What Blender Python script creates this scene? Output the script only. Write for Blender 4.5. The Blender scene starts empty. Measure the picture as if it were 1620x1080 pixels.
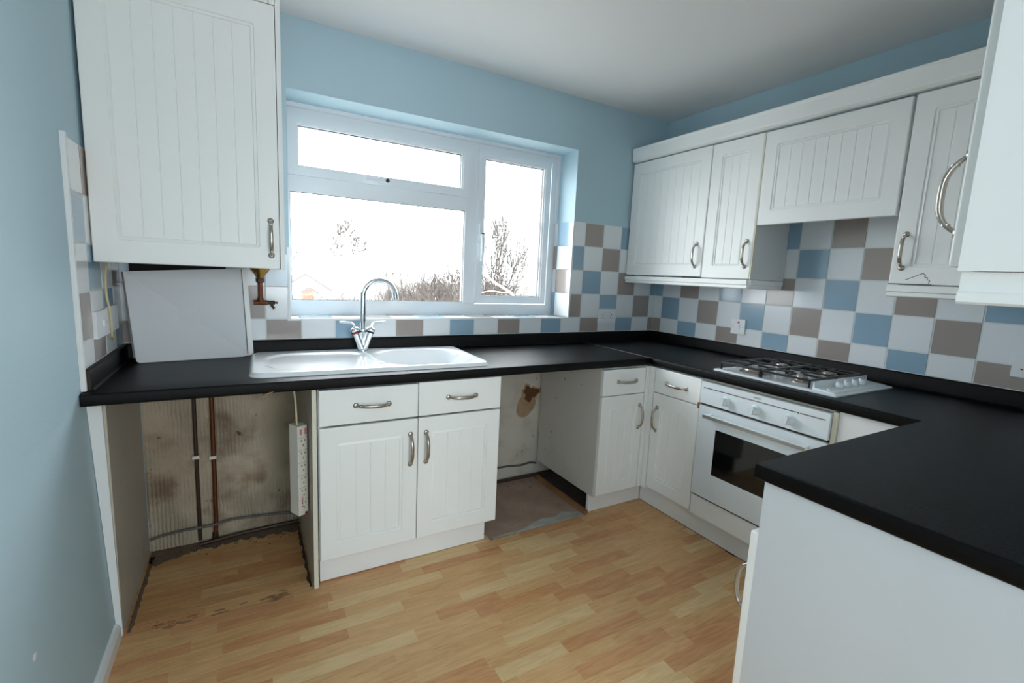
import bpy, bmesh, math, random
from mathutils import Vector, Matrix
random.seed(7)
PI = math.pi
R = math.radians
S = bpy.context.scene
COL = S.collection

# ------------------------------------------------------------------ camera, sky, light, exposure
cam_d = bpy.data.cameras.new('camera')
cam = bpy.data.objects.new('camera', cam_d)
COL.objects.link(cam)
cam.location = (-2.536, -2.4197, 1.2707)
cam.rotation_mode = 'XYZ'
cam.rotation_euler = (R(81.9364), R(-2.5955), R(-29.4355))
cam_d.sensor_fit = 'HORIZONTAL'
cam_d.sensor_width = 36.0
cam_d.lens = 742.69 / 1620 * 36
cam_d.clip_start = 0.02
cam_d.clip_end = 500
S.camera = cam

world = bpy.data.worlds.new('overcast_sky')
S.world = world
world.use_nodes = True
bg = world.node_tree.nodes['Background']
bg.inputs['Color'].default_value = (0.90, 0.965, 1.0, 1)
bg.inputs['Strength'].default_value = 11.5


XL_HALL = -2.98


def portal(name, loc, rot, sx, sy):
    l = bpy.data.lights.new(name, 'AREA')
    l.shape = 'RECTANGLE'
    l.size, l.size_y = sx, sy
    l.cycles.is_portal = True
    o = bpy.data.objects.new(name, l)
    o.location, o.rotation_euler = loc, rot
    COL.objects.link(o)


portal('window_portal', (-1.55, 0.33, 1.53), (R(-90), 0, 0), 1.6, 1.02)
portal('hall_portal', (XL_HALL - .02, -3.5, 1.35), (R(90), 0, R(-90)), .55, 1.5)
portal('rear_portal', (-1.9, -4.42, 1.45), (R(90), 0, 0), 1.06, 1.2)

S.view_settings.view_transform = 'Standard'
S.view_settings.look = 'None'
S.view_settings.gamma = 1
S.view_settings.use_curve_mapping = False
S.view_settings.exposure = 0.0
S.cycles.max_bounces = 10
S.cycles.diffuse_bounces = 6
S.cycles.sample_clamp_indirect = 6


# ------------------------------------------------------------------ materials
def lin(c):
    c = c / 255.0
    return c / 12.92 if c <= 0.04045 else ((c + 0.055) / 1.055) ** 2.4


def rgb(r, g, b):
    return (lin(r), lin(g), lin(b), 1)


def mat(name, col, rough=0.5, metal=0.0, bump=0.0, bscale=60.0, var=0.0, vscale=3.0, spec=0.5, stretch=None, coat=0.0,
        specks=0.0, speckcol=(60, 45, 30), speckscale=40, stain=0.0, staincol=(110, 85, 60), stainscale=5.0, ridges=0.0):
    m = bpy.data.materials.new(name)
    m.use_nodes = True
    nt = m.node_tree
    N, L = nt.nodes, nt.links
    b = N['Principled BSDF']
    b.inputs['Base Color'].default_value = col
    b.inputs['Roughness'].default_value = rough
    b.inputs['Metallic'].default_value = metal
    b.inputs['Specular IOR Level'].default_value = spec
    b.inputs['Coat Weight'].default_value = coat
    b.inputs['Coat Roughness'].default_value = 0.05
    tc = N.new('ShaderNodeTexCoord')
    src = tc.outputs['Object']
    if stretch:
        mp = N.new('ShaderNodeMapping')
        mp.inputs['Scale'].default_value = stretch
        L.new(src, mp.inputs[0])
        src = mp.outputs[0]
    cur = None

    def noise(sc, det=4):
        n = N.new('ShaderNodeTexNoise')
        n.inputs['Scale'].default_value = sc
        n.inputs['Detail'].default_value = det
        L.new(src, n.inputs['Vector'])
        return n.outputs['Fac']

    def mixin(fac, colr):
        nonlocal cur
        mx = N.new('ShaderNodeMix')
        mx.data_type = 'RGBA'
        L.new(fac, mx.inputs[0])
        if cur is None:
            mx.inputs[6].default_value = col
        else:
            L.new(cur, mx.inputs[6])
        mx.inputs[7].default_value = colr
        cur = mx.outputs[2]

    def ramp(fac, a, z, top):
        r = N.new('ShaderNodeMapRange')
        r.inputs[1].default_value = a
        r.inputs[2].default_value = z
        r.inputs[4].default_value = top
        L.new(fac, r.inputs[0])
        return r.outputs[0]

    if var:
        mixin(ramp(noise(vscale), 0.35, 0.7, var), (col[0] * 0.55, col[1] * 0.52, col[2] * 0.48, 1))
    if stain:
        mixin(ramp(noise(stainscale, 6), 0.5, 0.68, stain), rgb(*staincol))
    if specks:
        mixin(ramp(noise(speckscale, 2), 0.70, 0.76, specks), rgb(*speckcol))
    if cur is not None:
        L.new(cur, b.inputs['Base Color'])
    if bump or ridges:
        bp = N.new('ShaderNodeBump')
        bp.inputs['Distance'].default_value = 0.006 if ridges else 0.004
        bp.inputs['Strength'].default_value = min(1, max(bump, ridges))
        h = noise(bscale, 3)
        if ridges:
            w = N.new('ShaderNodeTexWave')
            w.wave_type = 'BANDS'
            w.bands_direction = 'X'
            w.inputs['Scale'].default_value = 22
            w.inputs['Distortion'].default_value = 2.2
            w.inputs['Detail'].default_value = 2
            L.new(src, w.inputs['Vector'])
            ad = N.new('ShaderNodeMath')
            ad.operation = 'MULTIPLY_ADD'
            L.new(w.outputs['Fac'], ad.inputs[0])
            L.new(ramp(noise(4), 0.4, 0.6, 1.0), ad.inputs[1])
            L.new(h, ad.inputs[2])
            h = ad.outputs[0]
        L.new(h, bp.inputs['Height'])
        L.new(bp.outputs[0], b.inputs['Normal'])
    return m


M = {}
M['blue_paint'] = mat('blue_paint', rgb(175, 200, 211), 0.55, bump=0.12, bscale=90, spec=0.35)
M['ceiling_paint'] = mat('ceiling_paint', rgb(226, 226, 226), 0.8, bump=0.05, bscale=80)
M['white_paint'] = mat('white_paint', rgb(228, 230, 230), 0.45)
M['door_white'] = mat('door_white', rgb(241, 242, 240), 0.38, bump=0.03, bscale=160)
M['panel_white'] = mat('panel_white', rgb(240, 240, 239), 0.42)
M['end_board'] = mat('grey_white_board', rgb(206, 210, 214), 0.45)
M['cream_edge'] = mat('cream_edge', rgb(222, 216, 198), 0.5)
M['carcass_dirty'] = mat('carcass_dirty', rgb(182, 176, 164), 0.5, specks=0.85, speckscale=28, speckcol=(90, 70, 48), stain=0.2, stainscale=4, staincol=(150, 130, 100))
M['carcass_specked'] = mat('carcass_specked', rgb(214, 209, 202), 0.5, specks=0.9, speckscale=30, speckcol=(90, 70, 48), stain=0.15, stainscale=4, staincol=(170, 150, 120))
M['carcass_white'] = mat('carcass_white', rgb(214, 216, 216), 0.5)
M['grey_panel'] = mat('grey_panel', rgb(205, 207, 209), 0.45)
M['upvc'] = mat('upvc', rgb(226, 231, 235), 0.28)
M['gasket'] = mat('gasket', rgb(40, 44, 50), 0.5)
M['worktop'] = mat('worktop', rgb(7, 7, 8), 0.33, bump=0.35, bscale=420, var=0.5, vscale=9, spec=0.17)
M['bare_chip'] = mat('bare_chipboard', rgb(150, 115, 78), 0.8, bump=0.3, bscale=200, var=0.6, vscale=60)
M['worn_edge'] = mat('worn_edge', rgb(58, 40, 30), 0.6, var=0.6, vscale=20)
M['ceramic'] = mat('sink_ceramic', rgb(245, 247, 249), 0.27, spec=0.6, coat=0.7)
M['chrome'] = mat('chrome', (0.82, 0.84, 0.86, 1), 0.07, 1.0)
M['pewter'] = mat('pewter', rgb(182, 174, 164), 0.30, 1.0, bump=0.1, bscale=300, var=0.3, vscale=40)
M['red'] = mat('red_plastic', rgb(150, 25, 35), 0.4)
M['dark_blue'] = mat('dark_blue_plastic', rgb(20, 25, 60), 0.4)
M['black'] = mat('black_plastic', rgb(14, 14, 15), 0.4)
M['enamel'] = mat('white_enamel', rgb(226, 233, 237), 0.22, coat=0.2)
M['cast_iron'] = mat('black_enamel', rgb(14, 15, 18), 0.35)
M['burner'] = mat('burner_metal', rgb(176, 166, 158), 0.35, 0.85, var=0.35, vscale=50)
M['oven_glass'] = mat('oven_glass', rgb(9, 12, 12), 0.06, spec=0.6)
M['steel'] = mat('brushed_steel', rgb(190, 188, 184), 0.35, 0.9)
M['stripe'] = mat('brown_stripe', rgb(108, 92, 88), 0.5)
M['rust'] = mat('rust', rgb(150, 98, 55), 0.8, var=0.6, vscale=90)
M['plug_white'] = mat('plug_white', rgb(232, 234, 236), 0.35)
M['old_plastic'] = mat('old_plastic', rgb(226, 220, 208), 0.42)
M['cable_cream'] = mat('cable_cream', rgb(208, 194, 150), 0.5)
M['copper'] = mat('copper_aged', rgb(120, 72, 46), 0.45, 0.65, var=0.7, vscale=16)
M['copper_dark'] = mat('copper_dark', rgb(72, 56, 46), 0.5, 0.4, var=0.6, vscale=14)
M['brass'] = mat('brass', rgb(160, 122, 58), 0.35, 0.9, var=0.4, vscale=30)
M['grey_cable'] = mat('grey_cable', rgb(96, 92, 88), 0.6, var=0.5, vscale=12)
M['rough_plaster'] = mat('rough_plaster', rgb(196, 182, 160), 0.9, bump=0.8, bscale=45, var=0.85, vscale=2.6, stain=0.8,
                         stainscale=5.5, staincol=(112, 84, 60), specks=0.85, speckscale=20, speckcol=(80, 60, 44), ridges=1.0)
M['plain_plaster'] = mat('plain_plaster', rgb(208, 202, 190), 0.9, bump=0.5, bscale=60, var=0.3, vscale=3, stain=0.35,
                         stainscale=7, staincol=(150, 130, 104), specks=0.85, speckscale=20, speckcol=(90, 72, 54))
M['hole_brown'] = mat('exposed_brick', rgb(112, 72, 46), 0.95, bump=0.9, bscale=70, var=0.7, vscale=20)
M['hole_rim'] = mat('broken_plaster', rgb(176, 148, 114), 0.95, bump=0.9, bscale=90, var=0.5, vscale=26)
M['hardboard'] = mat('bare_subfloor', rgb(178, 152, 134), 0.85, bump=0.3, bscale=70, var=0.55, vscale=5, stain=0.35,
                     stainscale=7, staincol=(120, 112, 104), specks=0.6, speckscale=26, speckcol=(70, 56, 46))
M['cement'] = mat('cement_smear', rgb(186, 184, 178), 0.9, bump=0.6, bscale=60, var=0.6, vscale=18)
M['wood_dark'] = mat('old_timber', rgb(160, 112, 74), 0.8, bump=0.4, bscale=90, var=0.6, vscale=12)
M['dirt'] = mat('floor_dirt', rgb(70, 58, 46), 0.95, bump=0.5, bscale=200, var=0.5, vscale=40)
M['grout'] = mat('grout', rgb(214, 217, 216), 0.85)
M['tile_w'] = mat('tile_white', rgb(228, 231, 233), 0.16, coat=0.15)
M['tile_b'] = mat('tile_blue', rgb(142, 170, 189), 0.16, coat=0.15)
M['tile_t'] = mat('tile_taupe', rgb(158, 146, 140), 0.16, coat=0.15)
M['casing_and_gap_dark'] = mat('dark_void', rgb(40, 36, 34), 0.9)


def wood(name, col, dark):
    m = bpy.data.materials.new(name)
    m.use_nodes = True
    N, L = m.node_tree.nodes, m.node_tree.links
    b = N['Principled BSDF']
    b.inputs['Roughness'].default_value = 0.38
    b.inputs['Specular IOR Level'].default_value = 0.4
    tc = N.new('ShaderNodeTexCoord')
    oi = N.new('ShaderNodeObjectInfo')
    va = N.new('ShaderNodeVectorMath')
    va.operation = 'MULTIPLY_ADD'
    va.inputs[1].default_value = (1, 1, 1)
    cx = N.new('ShaderNodeCombineXYZ')
    mm = N.new('ShaderNodeMath')
    mm.operation = 'MULTIPLY'
    mm.inputs[1].default_value = 37
    L.new(oi.outputs['Random'], mm.inputs[0])
    L.new(mm.outputs[0], cx.inputs[0])
    L.new(mm.outputs[0], cx.inputs[1])
    L.new(tc.outputs['Object'], va.inputs[0])
    L.new(cx.outputs[0], va.inputs[2])
    mp = N.new('ShaderNodeMapping')
    mp.inputs['Scale'].default_value = (5, 42, 5)
    L.new(va.outputs[0], mp.inputs[0])
    n = N.new('ShaderNodeTexNoise')
    n.inputs['Scale'].default_value = 1.4
    n.inputs['Detail'].default_value = 5
    n.inputs['Distortion'].default_value = 1.2
    L.new(mp.outputs[0], n.inputs['Vector'])
    r = N.new('ShaderNodeValToRGB')
    r.color_ramp.elements[0].position = 0.36
    r.color_ramp.elements[0].color = dark
    r.color_ramp.elements[1].position = 0.62
    r.color_ramp.elements[1].color = col
    L.new(n.outputs['Fac'], r.inputs[0])
    L.new(r.outputs[0], b.inputs['Base Color'])
    return m


WOODS = [wood('beech_pale', rgb(227, 195, 145), rgb(214, 179, 129)),
         wood('beech_mid', rgb(217, 173, 122), rgb(202, 155, 105)),
         wood('beech_tan', rgb(211, 158, 109), rgb(194, 139, 93)),
         wood('beech_honey', rgb(220, 178, 127), rgb(206, 161, 110))]

WOODS += [wood('dusty_shaded_beech_pale', rgb(206, 166, 116), rgb(188, 146, 98)), wood('dusty_shaded_beech_mid', rgb(196, 148, 98), rgb(178, 130, 84)),
          wood('dusty_shaded_beech_tan', rgb(190, 138, 90), rgb(170, 116, 74)), wood('dusty_shaded_beech_honey', rgb(200, 154, 104), rgb(182, 134, 88))]  # darker copies for the left gap: floor dust plus shade put into the colour

gm = bpy.data.materials.new('window_glass')
gm.use_nodes = True
N, L = gm.node_tree.nodes, gm.node_tree.links
N.remove(N['Principled BSDF'])
tr = N.new('ShaderNodeBsdfTransparent')
gl = N.new('ShaderNodeBsdfGlossy')
gl.inputs['Roughness'].default_value = 0.02
fr = N.new('ShaderNodeFresnel')
fr.inputs['IOR'].default_value = 1.45
mx = N.new('ShaderNodeMixShader')
geo = N.new('ShaderNodeNewGeometry')
inv = N.new('ShaderNodeMath')
inv.operation = 'SUBTRACT'
inv.inputs[0].default_value = 1.0
L.new(geo.outputs['Backfacing'], inv.inputs[1])
mul = N.new('ShaderNodeMath')
mul.operation = 'MULTIPLY'
L.new(fr.outputs[0], mul.inputs[0])
L.new(inv.outputs[0], mul.inputs[1])
L.new(mul.outputs[0], mx.inputs[0])
L.new(tr.outputs[0], mx.inputs[1])
L.new(gl.outputs[0], mx.inputs[2])
L.new(mx.outputs[0], N['Material Output'].inputs['Surface'])
M['glass'] = gm


# ------------------------------------------------------------------ helpers
def link(name, me, m=None, parent=None, loc=None, rot=None):
    if m is not None:
        for k in (m if isinstance(m, (list, tuple)) else [m]):
            me.materials.append(k)
    o = bpy.data.objects.new(name, me)
    COL.objects.link(o)
    if parent is not None:
        o.parent = parent
    if loc is not None:
        o.location = loc
    if rot is not None:
        o.rotation_euler = rot
    return o


def fin(bm, name, m, parent=None, loc=None, rot=None, smooth=False, bevel=0.0, seg=1):
    if bevel:
        bmesh.ops.bevel(bm, geom=[e for e in bm.edges if e.is_manifold and e.calc_face_angle(0) > 0.5], offset=bevel,
                        segments=seg, profile=0.5, affect='EDGES', clamp_overlap=True)
    bmesh.ops.recalc_face_normals(bm, faces=bm.faces)
    me = bpy.data.meshes.new(name)
    bm.to_mesh(me)
    bm.free()
    if smooth:
        me.polygons.foreach_set('use_smooth', [True] * len(me.polygons))
        try:
            me.set_sharp_from_angle(angle=R(40))
        except Exception:
            pass
    return link(name, me, m, parent, loc, rot)


def addbox(bm, a, b, mi=0):
    x0, y0, z0 = a
    x1, y1, z1 = b
    v = [bm.verts.new(p) for p in ((x0, y0, z0), (x1, y0, z0), (x1, y1, z0), (x0, y1, z0),
                                   (x0, y0, z1), (x1, y0, z1), (x1, y1, z1), (x0, y1, z1))]
    for q in ((0, 3, 2, 1), (4, 5, 6, 7), (0, 1, 5, 4), (1, 2, 6, 5), (2, 3, 7, 6), (3, 0, 4, 7)):
        f = bm.faces.new([v[i] for i in q])
        f.material_index = mi
    return v


def box(name, a, b, m, parent=None, bevel=0.0015, **k):
    bm = bmesh.new()
    lo = [min(a[i], b[i]) for i in range(3)]
    hi = [max(a[i], b[i]) for i in range(3)]
    addbox(bm, lo, hi)
    return fin(bm, name, m, parent, bevel=bevel, **k)


def boxes(name, lst, m, parent=None, bevel=0.0, **k):
    bm = bmesh.new()
    for a, b in lst:
        addbox(bm, [min(a[i], b[i]) for i in range(3)], [max(a[i], b[i]) for i in range(3)])
    return fin(bm, name, m, parent, bevel=bevel, **k)


def addprism(bm, pts, axis, lo, hi):
    """pts: 2-D outline in the two other axes (in order), extruded along axis."""
    def P(u, v, w):
        return {0: (w, u, v), 1: (u, w, v), 2: (u, v, w)}[axis]
    A = [bm.verts.new(P(u, v, lo)) for u, v in pts]
    B = [bm.verts.new(P(u, v, hi)) for u, v in pts]
    n = len(pts)
    bm.faces.new(A)
    bm.faces.new(B[::-1])
    for i in range(n):
        bm.faces.new((A[i], B[i], B[(i + 1) % n], A[(i + 1) % n]))


def prism(name, pts, axis, lo, hi, m, parent=None, bevel=0.0, **k):
    bm = bmesh.new()
    addprism(bm, pts, axis, lo, hi)
    return fin(bm, name, m, parent, bevel=bevel, **k)


def addtube(bm, pts, rad, n=10, caps=True, squash=None):
    """sweep a circle along pts; rad number or list; squash=(side scale, normal scale)"""
    pts = [Vector(p) for p in pts]
    rings = []
    up = None
    for i, p in enumerate(pts):
        d = (pts[min(i + 1, len(pts) - 1)] - pts[max(i - 1, 0)]).normalized()
        if up is None:
            up = Vector((0, 0, 1)) if abs(d.z) < 0.9 else Vector((1, 0, 0))
        s = d.cross(up)
        if s.length < 1e-6:
            s = d.orthogonal()
        s.normalize()
        up = s.cross(d).normalized()
        r = rad[i] if isinstance(rad, (list, tuple)) else rad
        sx, sy = squash if squash else (1, 1)
        rings.append([bm.verts.new(p + s * (math.cos(2 * PI * j / n) * r * sx) + up * (math.sin(2 * PI * j / n) * r * sy)) for j in range(n)])
    for a, b in zip(rings, rings[1:]):
        for j in range(n):
            bm.faces.new((a[j], a[(j + 1) % n], b[(j + 1) % n], b[j]))
    if caps:
        bm.faces.new(rings[0][::-1])
        bm.faces.new(rings[-1])


def tube(name, pts, rad, m, parent=None, n=10, **k):
    bm = bmesh.new()
    addtube(bm, pts, rad, n)
    return fin(bm, name, m, parent, smooth=True, **k)


def addlathe(bm, prof, n=24, mat4=None):
    rings = []
    mat4 = mat4 or Matrix()
    for r, z in prof:
        if r < 1e-5:
            rings.append([bm.verts.new(mat4 @ Vector((0, 0, z)))])
        else:
            rings.append([bm.verts.new(mat4 @ Vector((r * math.cos(2 * PI * j / n), r * math.sin(2 * PI * j / n), z))) for j in range(n)])
    for a, b in zip(rings, rings[1:]):
        for j in range(n):
            k = (j + 1) % n
            if len(a) == 1 and len(b) > 1:
                bm.faces.new((a[0], b[k], b[j]))
            elif len(b) == 1 and len(a) > 1:
                bm.faces.new((a[j], a[k], b[0]))
            elif len(a) > 1:
                bm.faces.new((a[j], a[k], b[k], b[j]))


def lathe(name, prof, m, parent=None, n=24, loc=None, rot=None):
    bm = bmesh.new()
    addlathe(bm, prof, n)
    return fin(bm, name, m, parent, loc, rot, smooth=True)


def tag(o, label=None, cat=None, group=None, kind=None):
    if label:
        o['label'] = label
    if cat:
        o['category'] = cat
    if group:
        o['group'] = group
    if kind:
        o['kind'] = kind
    return o


def thing(name, label, cat, loc=(0, 0, 0), rotz=0.0, group=None):
    o = bpy.data.objects.new(name, None)
    o.empty_display_size = 0.05
    o.location = loc
    o.rotation_euler = (0, 0, rotz)
    COL.objects.link(o)
    return tag(o, label, cat, group)


def struct(o, label=None):
    return tag(o, label, kind='structure')


# ------------------------------------------------------------------ dimensions
XL, CEIL, WT, WB = -2.976, 2.338, 0.859, 0.820      # left wall, ceiling, worktop top and underside
UP = 0.924                                           # top of the upstand
WX0, WX1, WZ0, WZ1, WY = -2.353, -0.745, 1.019, 2.040, 0.200   # window opening and depth of the reveal
YF = -0.610                                          # front edge of the window run
XF = -0.620                                          # front edge of the right run
PX, PY = -1.497, -1.790                              # peninsula end and its front edge
YN = -2.400                                          # near wall

# ------------------------------------------------------------------ room shell
wb = struct(boxes('wall_back', [((XL - .15, 0, 0), (WX0, .32, CEIL)), ((WX1, 0, 0), (.15, .32, CEIL)),
                                ((WX0, 0, 0), (WX1, .32, WZ0 - .004)), ((WX0, 0, WZ1), (WX1, .32, CEIL))],
                  M['blue_paint']), 'pale blue wall around the window')
wr = struct(box('wall_right', (0, -4.4, 0), (.15, 0, CEIL), M['blue_paint'], bevel=0), 'pale blue wall behind the hob')
wl_pts = [(-2.946, 0), (XL, .82), (XL, CEIL), (XL - .14, CEIL), (XL - .14, 0)]
bm = bmesh.new()
addprism(bm, wl_pts, 1, -3.225, 0)
addprism(bm, wl_pts, 1, -4.4, -3.775)
addprism(bm, [(-2.946, 0), (XL + .008, .6), (XL - .14, .6), (XL - .14, 0)], 1, -3.775, -3.225)
addprism(bm, [(XL, 2.1), (XL, CEIL), (XL - .14, CEIL), (XL - .14, 2.1)], 1, -3.775, -3.225)  # unseen opening added in the hall so daylight reaches the cabinet fronts
wl = struct(fin(bm, 'wall_left', M['blue_paint']), 'pale blue wall beside the boiler cupboard')
struct(boxes('wall_front', [((-1.60, YN - .1, 0), (0, YN, CEIL)), ((-2.2, YN - .1, 2.1), (-1.60, YN, CEIL)),
                            ((XL, YN - .1, 2.1), (-2.2, YN, CEIL))], M['blue_paint']), 'wall behind the peninsula')
struct(boxes('wall_rear', [((XL, -4.4, 0), (-2.43, -4.3, CEIL)), ((-1.37, -4.4, 0), (0, -4.3, CEIL)), ((-2.43, -4.4, 0), (-1.37, -4.3, .85)), ((-2.43, -4.4, 2.05), (-1.37, -4.3, CEIL))],
             M['blue_paint']), 'rear wall of the hall with an opening added for daylight')  # opening behind the camera, added to bring daylight onto the fronts
struct(box('ceiling', (XL - .14, -4.4, CEIL), (.15, .32, CEIL + .15), M['ceiling_paint'], bevel=0), 'plain white ceiling')
floor = struct(box('floor', (XL - .14, -4.4, -.2), (.15, .32, -.009), M['dirt'], bevel=0), 'beech strip laminate floor')

# laminate strips: single planks where they can be told apart, the rest behind the camera as one
PW = 0.056
plank_cache = {}


def plank(x0, x1, y0, y1, wi):
    key = (round(x1 - x0, 3), round(y1 - y0, 3), wi)
    if key not in plank_cache:
        bm = bmesh.new()
        w, d = x1 - x0, y1 - y0
        addbox(bm, (0, 0, -.009), (w, d, 0))
        top = [e for e in bm.edges if all(abs(v.co.z) < 1e-6 for v in e.verts)]
        bmesh.ops.bevel(bm, geom=top, offset=.0006, segments=1, affect='EDGES')
        bmesh.ops.recalc_face_normals(bm, faces=bm.faces)
        me = bpy.data.meshes.new('plank')
        bm.to_mesh(me)
        bm.free()
        me.materials.append(WOODS[wi])
        plank_cache[key] = me
    o = bpy.data.objects.new('plank', plank_cache[key])
    COL.objects.link(o)
    o.parent = floor
    o.location = (x0, y0, 0)


rnd = random.Random(21)
nrow = 0
y = 0.0
rows = []
while y > -2.05:
    rows.append((y - PW, y))
    y -= PW
far_boxes = []
last = 0
for i, (y0, y1) in enumerate(rows):
    if y1 > -0.50:
        segs = [(XL + .02, -2.325)]
    elif y1 > -0.56:
        segs = [(XL + .02, -1.540), (-.950, -.55)]
    else:
        segs = [(XL + .02, -0.55)] if y0 > -1.80 else [(XL + .02, -1.40)]
    for sa, sb in segs:
        x = sa - rnd.choice((0.0, .13, .26, .06, .2))
        while x < sb:
            l = rnd.choice((.36, .37, .40, .36, .30, .43, .24)) + rnd.choice((0, 0.02))
            a, b = max(x, sa), min(x + l, sb)
            wi = rnd.choice([w for w in (0, 1, 1, 2, 2, 3, 3, 1) if w != last])
            last = wi
            if b - a > 0.02:
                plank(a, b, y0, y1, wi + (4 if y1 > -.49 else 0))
            x += l
bm = bmesh.new()
yy = rows[-1][0]
while yy > -4.3:
    x = XL + .02 - rnd.uniform(0, .3)
    while x < 0:
        v = addbox(bm, (max(x, XL + .02), yy - PW + .0006, -.009), (min(x + .36, 0), yy, 0), rnd.randrange(4))
        x += .3606
    yy -= PW
tag(fin(bm, 'rear_planks', WOODS, floor), kind='stuff')

# ------------------------------------------------------------------ tiles
P = 0.15
tile_cache = {}
G = 0.0016


def tile(parent, rot, origin, u0, u1, z0, z1, colr):
    w, h = u1 - u0, z1 - z0
    if w < .008 or h < .008:
        return
    key = (round(w, 3), round(h, 3), colr)
    if key not in tile_cache:
        bm = bmesh.new()
        addbox(bm, (G, -.0065, G), (w - G, 0, h - G))
        front = [e for e in bm.edges if all(abs(v.co.y + .0065) < 1e-6 for v in e.verts)]
        bmesh.ops.bevel(bm, geom=front, offset=.0014, segments=2, affect='EDGES')
        bmesh.ops.recalc_face_normals(bm, faces=bm.faces)
        me = bpy.data.meshes.new('tile')
        bm.to_mesh(me)
        bm.free()
        me.materials.append(M['tile_' + colr])
        tile_cache[key] = me
    o = bpy.data.objects.new('tile', tile_cache[key])
    COL.objects.link(o)
    o.parent = parent
    o.rotation_euler = rot
    o.location = origin
    return o


ZR = 1.17                                           # z of tile line 0
X0 = -0.6557                                        # back wall column line 0


def cut(a0, a1, b0, b1):
    return max(a0, b0), min(a1, b1)


def backcol(c, r):
    k = (c + r) % 4
    return 't' if k == 2 else ('b' if k == 0 else 'w')


for (xa, xb, za, zb) in ((XL + .002, 0, UP, 1.0195), (XL + .002, WX0 - .004, 1.02, 1.32), (WX1, 0, 1.02, 1.617)):
    for c in range(-18, 6):
        for r in range(-2, 3):
            u0, u1 = cut(X0 + c * P, X0 + (c + 1) * P, xa, xb)
            z0, z1 = cut(ZR + r * P, ZR + (r + 1) * P, za, zb)
            if u1 - u0 > .008 and z1 - z0 > .008:
                tile(wb, (0, 0, 0), (u0, 0, z0), u0, u1, z0, z1, backcol(c, r))
boxes('grout', [((XL + .002, -.0052, UP), (WX0 - .004, 0, 1.32)), ((WX0 - .004, -.0052, UP), (WX1, 0, WZ0 - .006)),
                ((WX1, -.0052, UP), (-.0052, 0, 1.617))], M['grout'], wb)

Y0 = -0.381
for c in range(-3, 15):
    for r in range(-2, 3):
        ya, yb = Y0 - c * P, Y0 - (c + 1) * P        # ya > yb
        ya, yb = min(ya, -.0065), max(yb, YN + .002)
        top = 1.32 if (c < 3 or c > 7) else 1.62
        z0, z1 = cut(ZR + r * P, ZR + (r + 1) * P, UP, top)
        if ya - yb > .008 and z1 - z0 > .008:
            k = (c + r) % 4
            tile(wr, (0, 0, R(-90)), (0, ya, z0), 0, ya - yb, z0, z1, 't' if k == 3 else ('b' if k == 1 else 'w'))
boxes('grout', [((-.0052, YN, UP), (0, 0, 1.32)), ((-.0052, Y0 - 8 * P, 1.32), (0, Y0 - 3 * P, 1.62))], M['grout'], wr)

YT = -0.570
ZL = 1.608
ylines = [YT, -.428, -.278, -.128, -.0065]
zl = [1.608, 1.458, 1.308, 1.158, 1.008, UP]
for c in range(4):
    for j in range(5):
        k = (c - j) % 4
        tile(wl, (0, 0, R(90)), (XL, ylines[c], zl[j + 1]), 0, ylines[c + 1] - ylines[c], zl[j + 1], zl[j],
             't' if k == 1 else ('b' if k == 3 else 'w'))
boxes('grout', [((XL, YT, UP), (XL + .0052, 0, 1.608))], M['grout'], wl)
struct(box('trim_1', (XL, YT - .013, WT + .003), (XL + .012, YT - .0003, 1.614), M['white_paint'], bevel=.003), 'white bead down the edge of the left tiles')
# a smear of filler on the left wall
bm = bmesh.new()
bmesh.ops.create_icosphere(bm, subdivisions=2, radius=1)
for v in bm.verts:
    v.co = Vector((v.co.x * .0016, v.co.y * (.010 + .003 * math.sin(v.co.z * 5)), v.co.z * .010))
fin(bm, 'filler_smear', M['white_paint'], wl, loc=(-2.9592, -1.126, .398), smooth=True)

# reveal tiles (right cheek, left cheek and sill) with white edge trims
for r in range(-1, 3):
    z0, z1 = cut(ZR + r * P, ZR + (r + 1) * P, WZ0 + .001, 1.617)
    a, b = {2: ('b', 'w'), 1: ('w', 't'), 0: ('t', 'w'), -1: ('w', 'b')}[r]
    tile(wb, (0, 0, R(-90)), (WX1, .159, z0), 0, .157, z0, z1, a)
    tile(wb, (0, 0, R(-90)), (WX1, WY - .001, z0), 0, WY - .160, z0, z1, b)
for c in range(-12, 0):
    u0, u1 = cut(X0 + c * P, X0 + (c + 1) * P, WX0 + .002, WX1 - .008)
    if u1 - u0 > .01:
        tile(wb, (R(-90), 0, 0), (u0, .004, WZ0 - .0065), u0, u1, 0, .150, backcol(c, 3))
        tile(wb, (R(-90), 0, 0), (u0, .154, WZ0 - .0065), u0, u1, 0, .045, backcol(c, 2))
struct(box('trim_2', (WX0 - .012, -.0085, WZ0 - .007), (WX1, .003, WZ0 + .002), M['white_paint'], bevel=.002), 'white edge strip along the front of the tiled sill')
struct(box('trim_3', (WX1 - .009, -.0085, WZ0 + .002), (WX1 + .002, .001, 1.617), M['white_paint'], bevel=.002), 'white edge strip up the right corner of the reveal')
struct(box('trim_4', (WX0 - .010, -.0085, WZ0 + .002), (WX0 + .001, .003, 1.35), M['white_paint'], bevel=.002), 'white edge strip up the left corner of the reveal')
struct(boxes('trim_5', [((WX0, WY - .022, WZ1 - .018), (WX1, WY, WZ1))], M['upvc'], bevel=.004), 'white bead along the top of the window frame')
struct(boxes('trim_6', [((WX1 - .018, WY - .022, 1.617), (WX1, WY, WZ1 - .018))], M['upvc'], bevel=.004), 'white bead down the right side of the window frame')

# ------------------------------------------------------------------ window
win = bpy.data.objects.new('window_1', None)
COL.objects.link(win)
win.location = (WX0, WY, WZ0)
struct(win, 'white plastic kitchen window with three panes')


def W(x, y, z):
    return (x - WX0, y - WY, z - WZ0)


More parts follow.
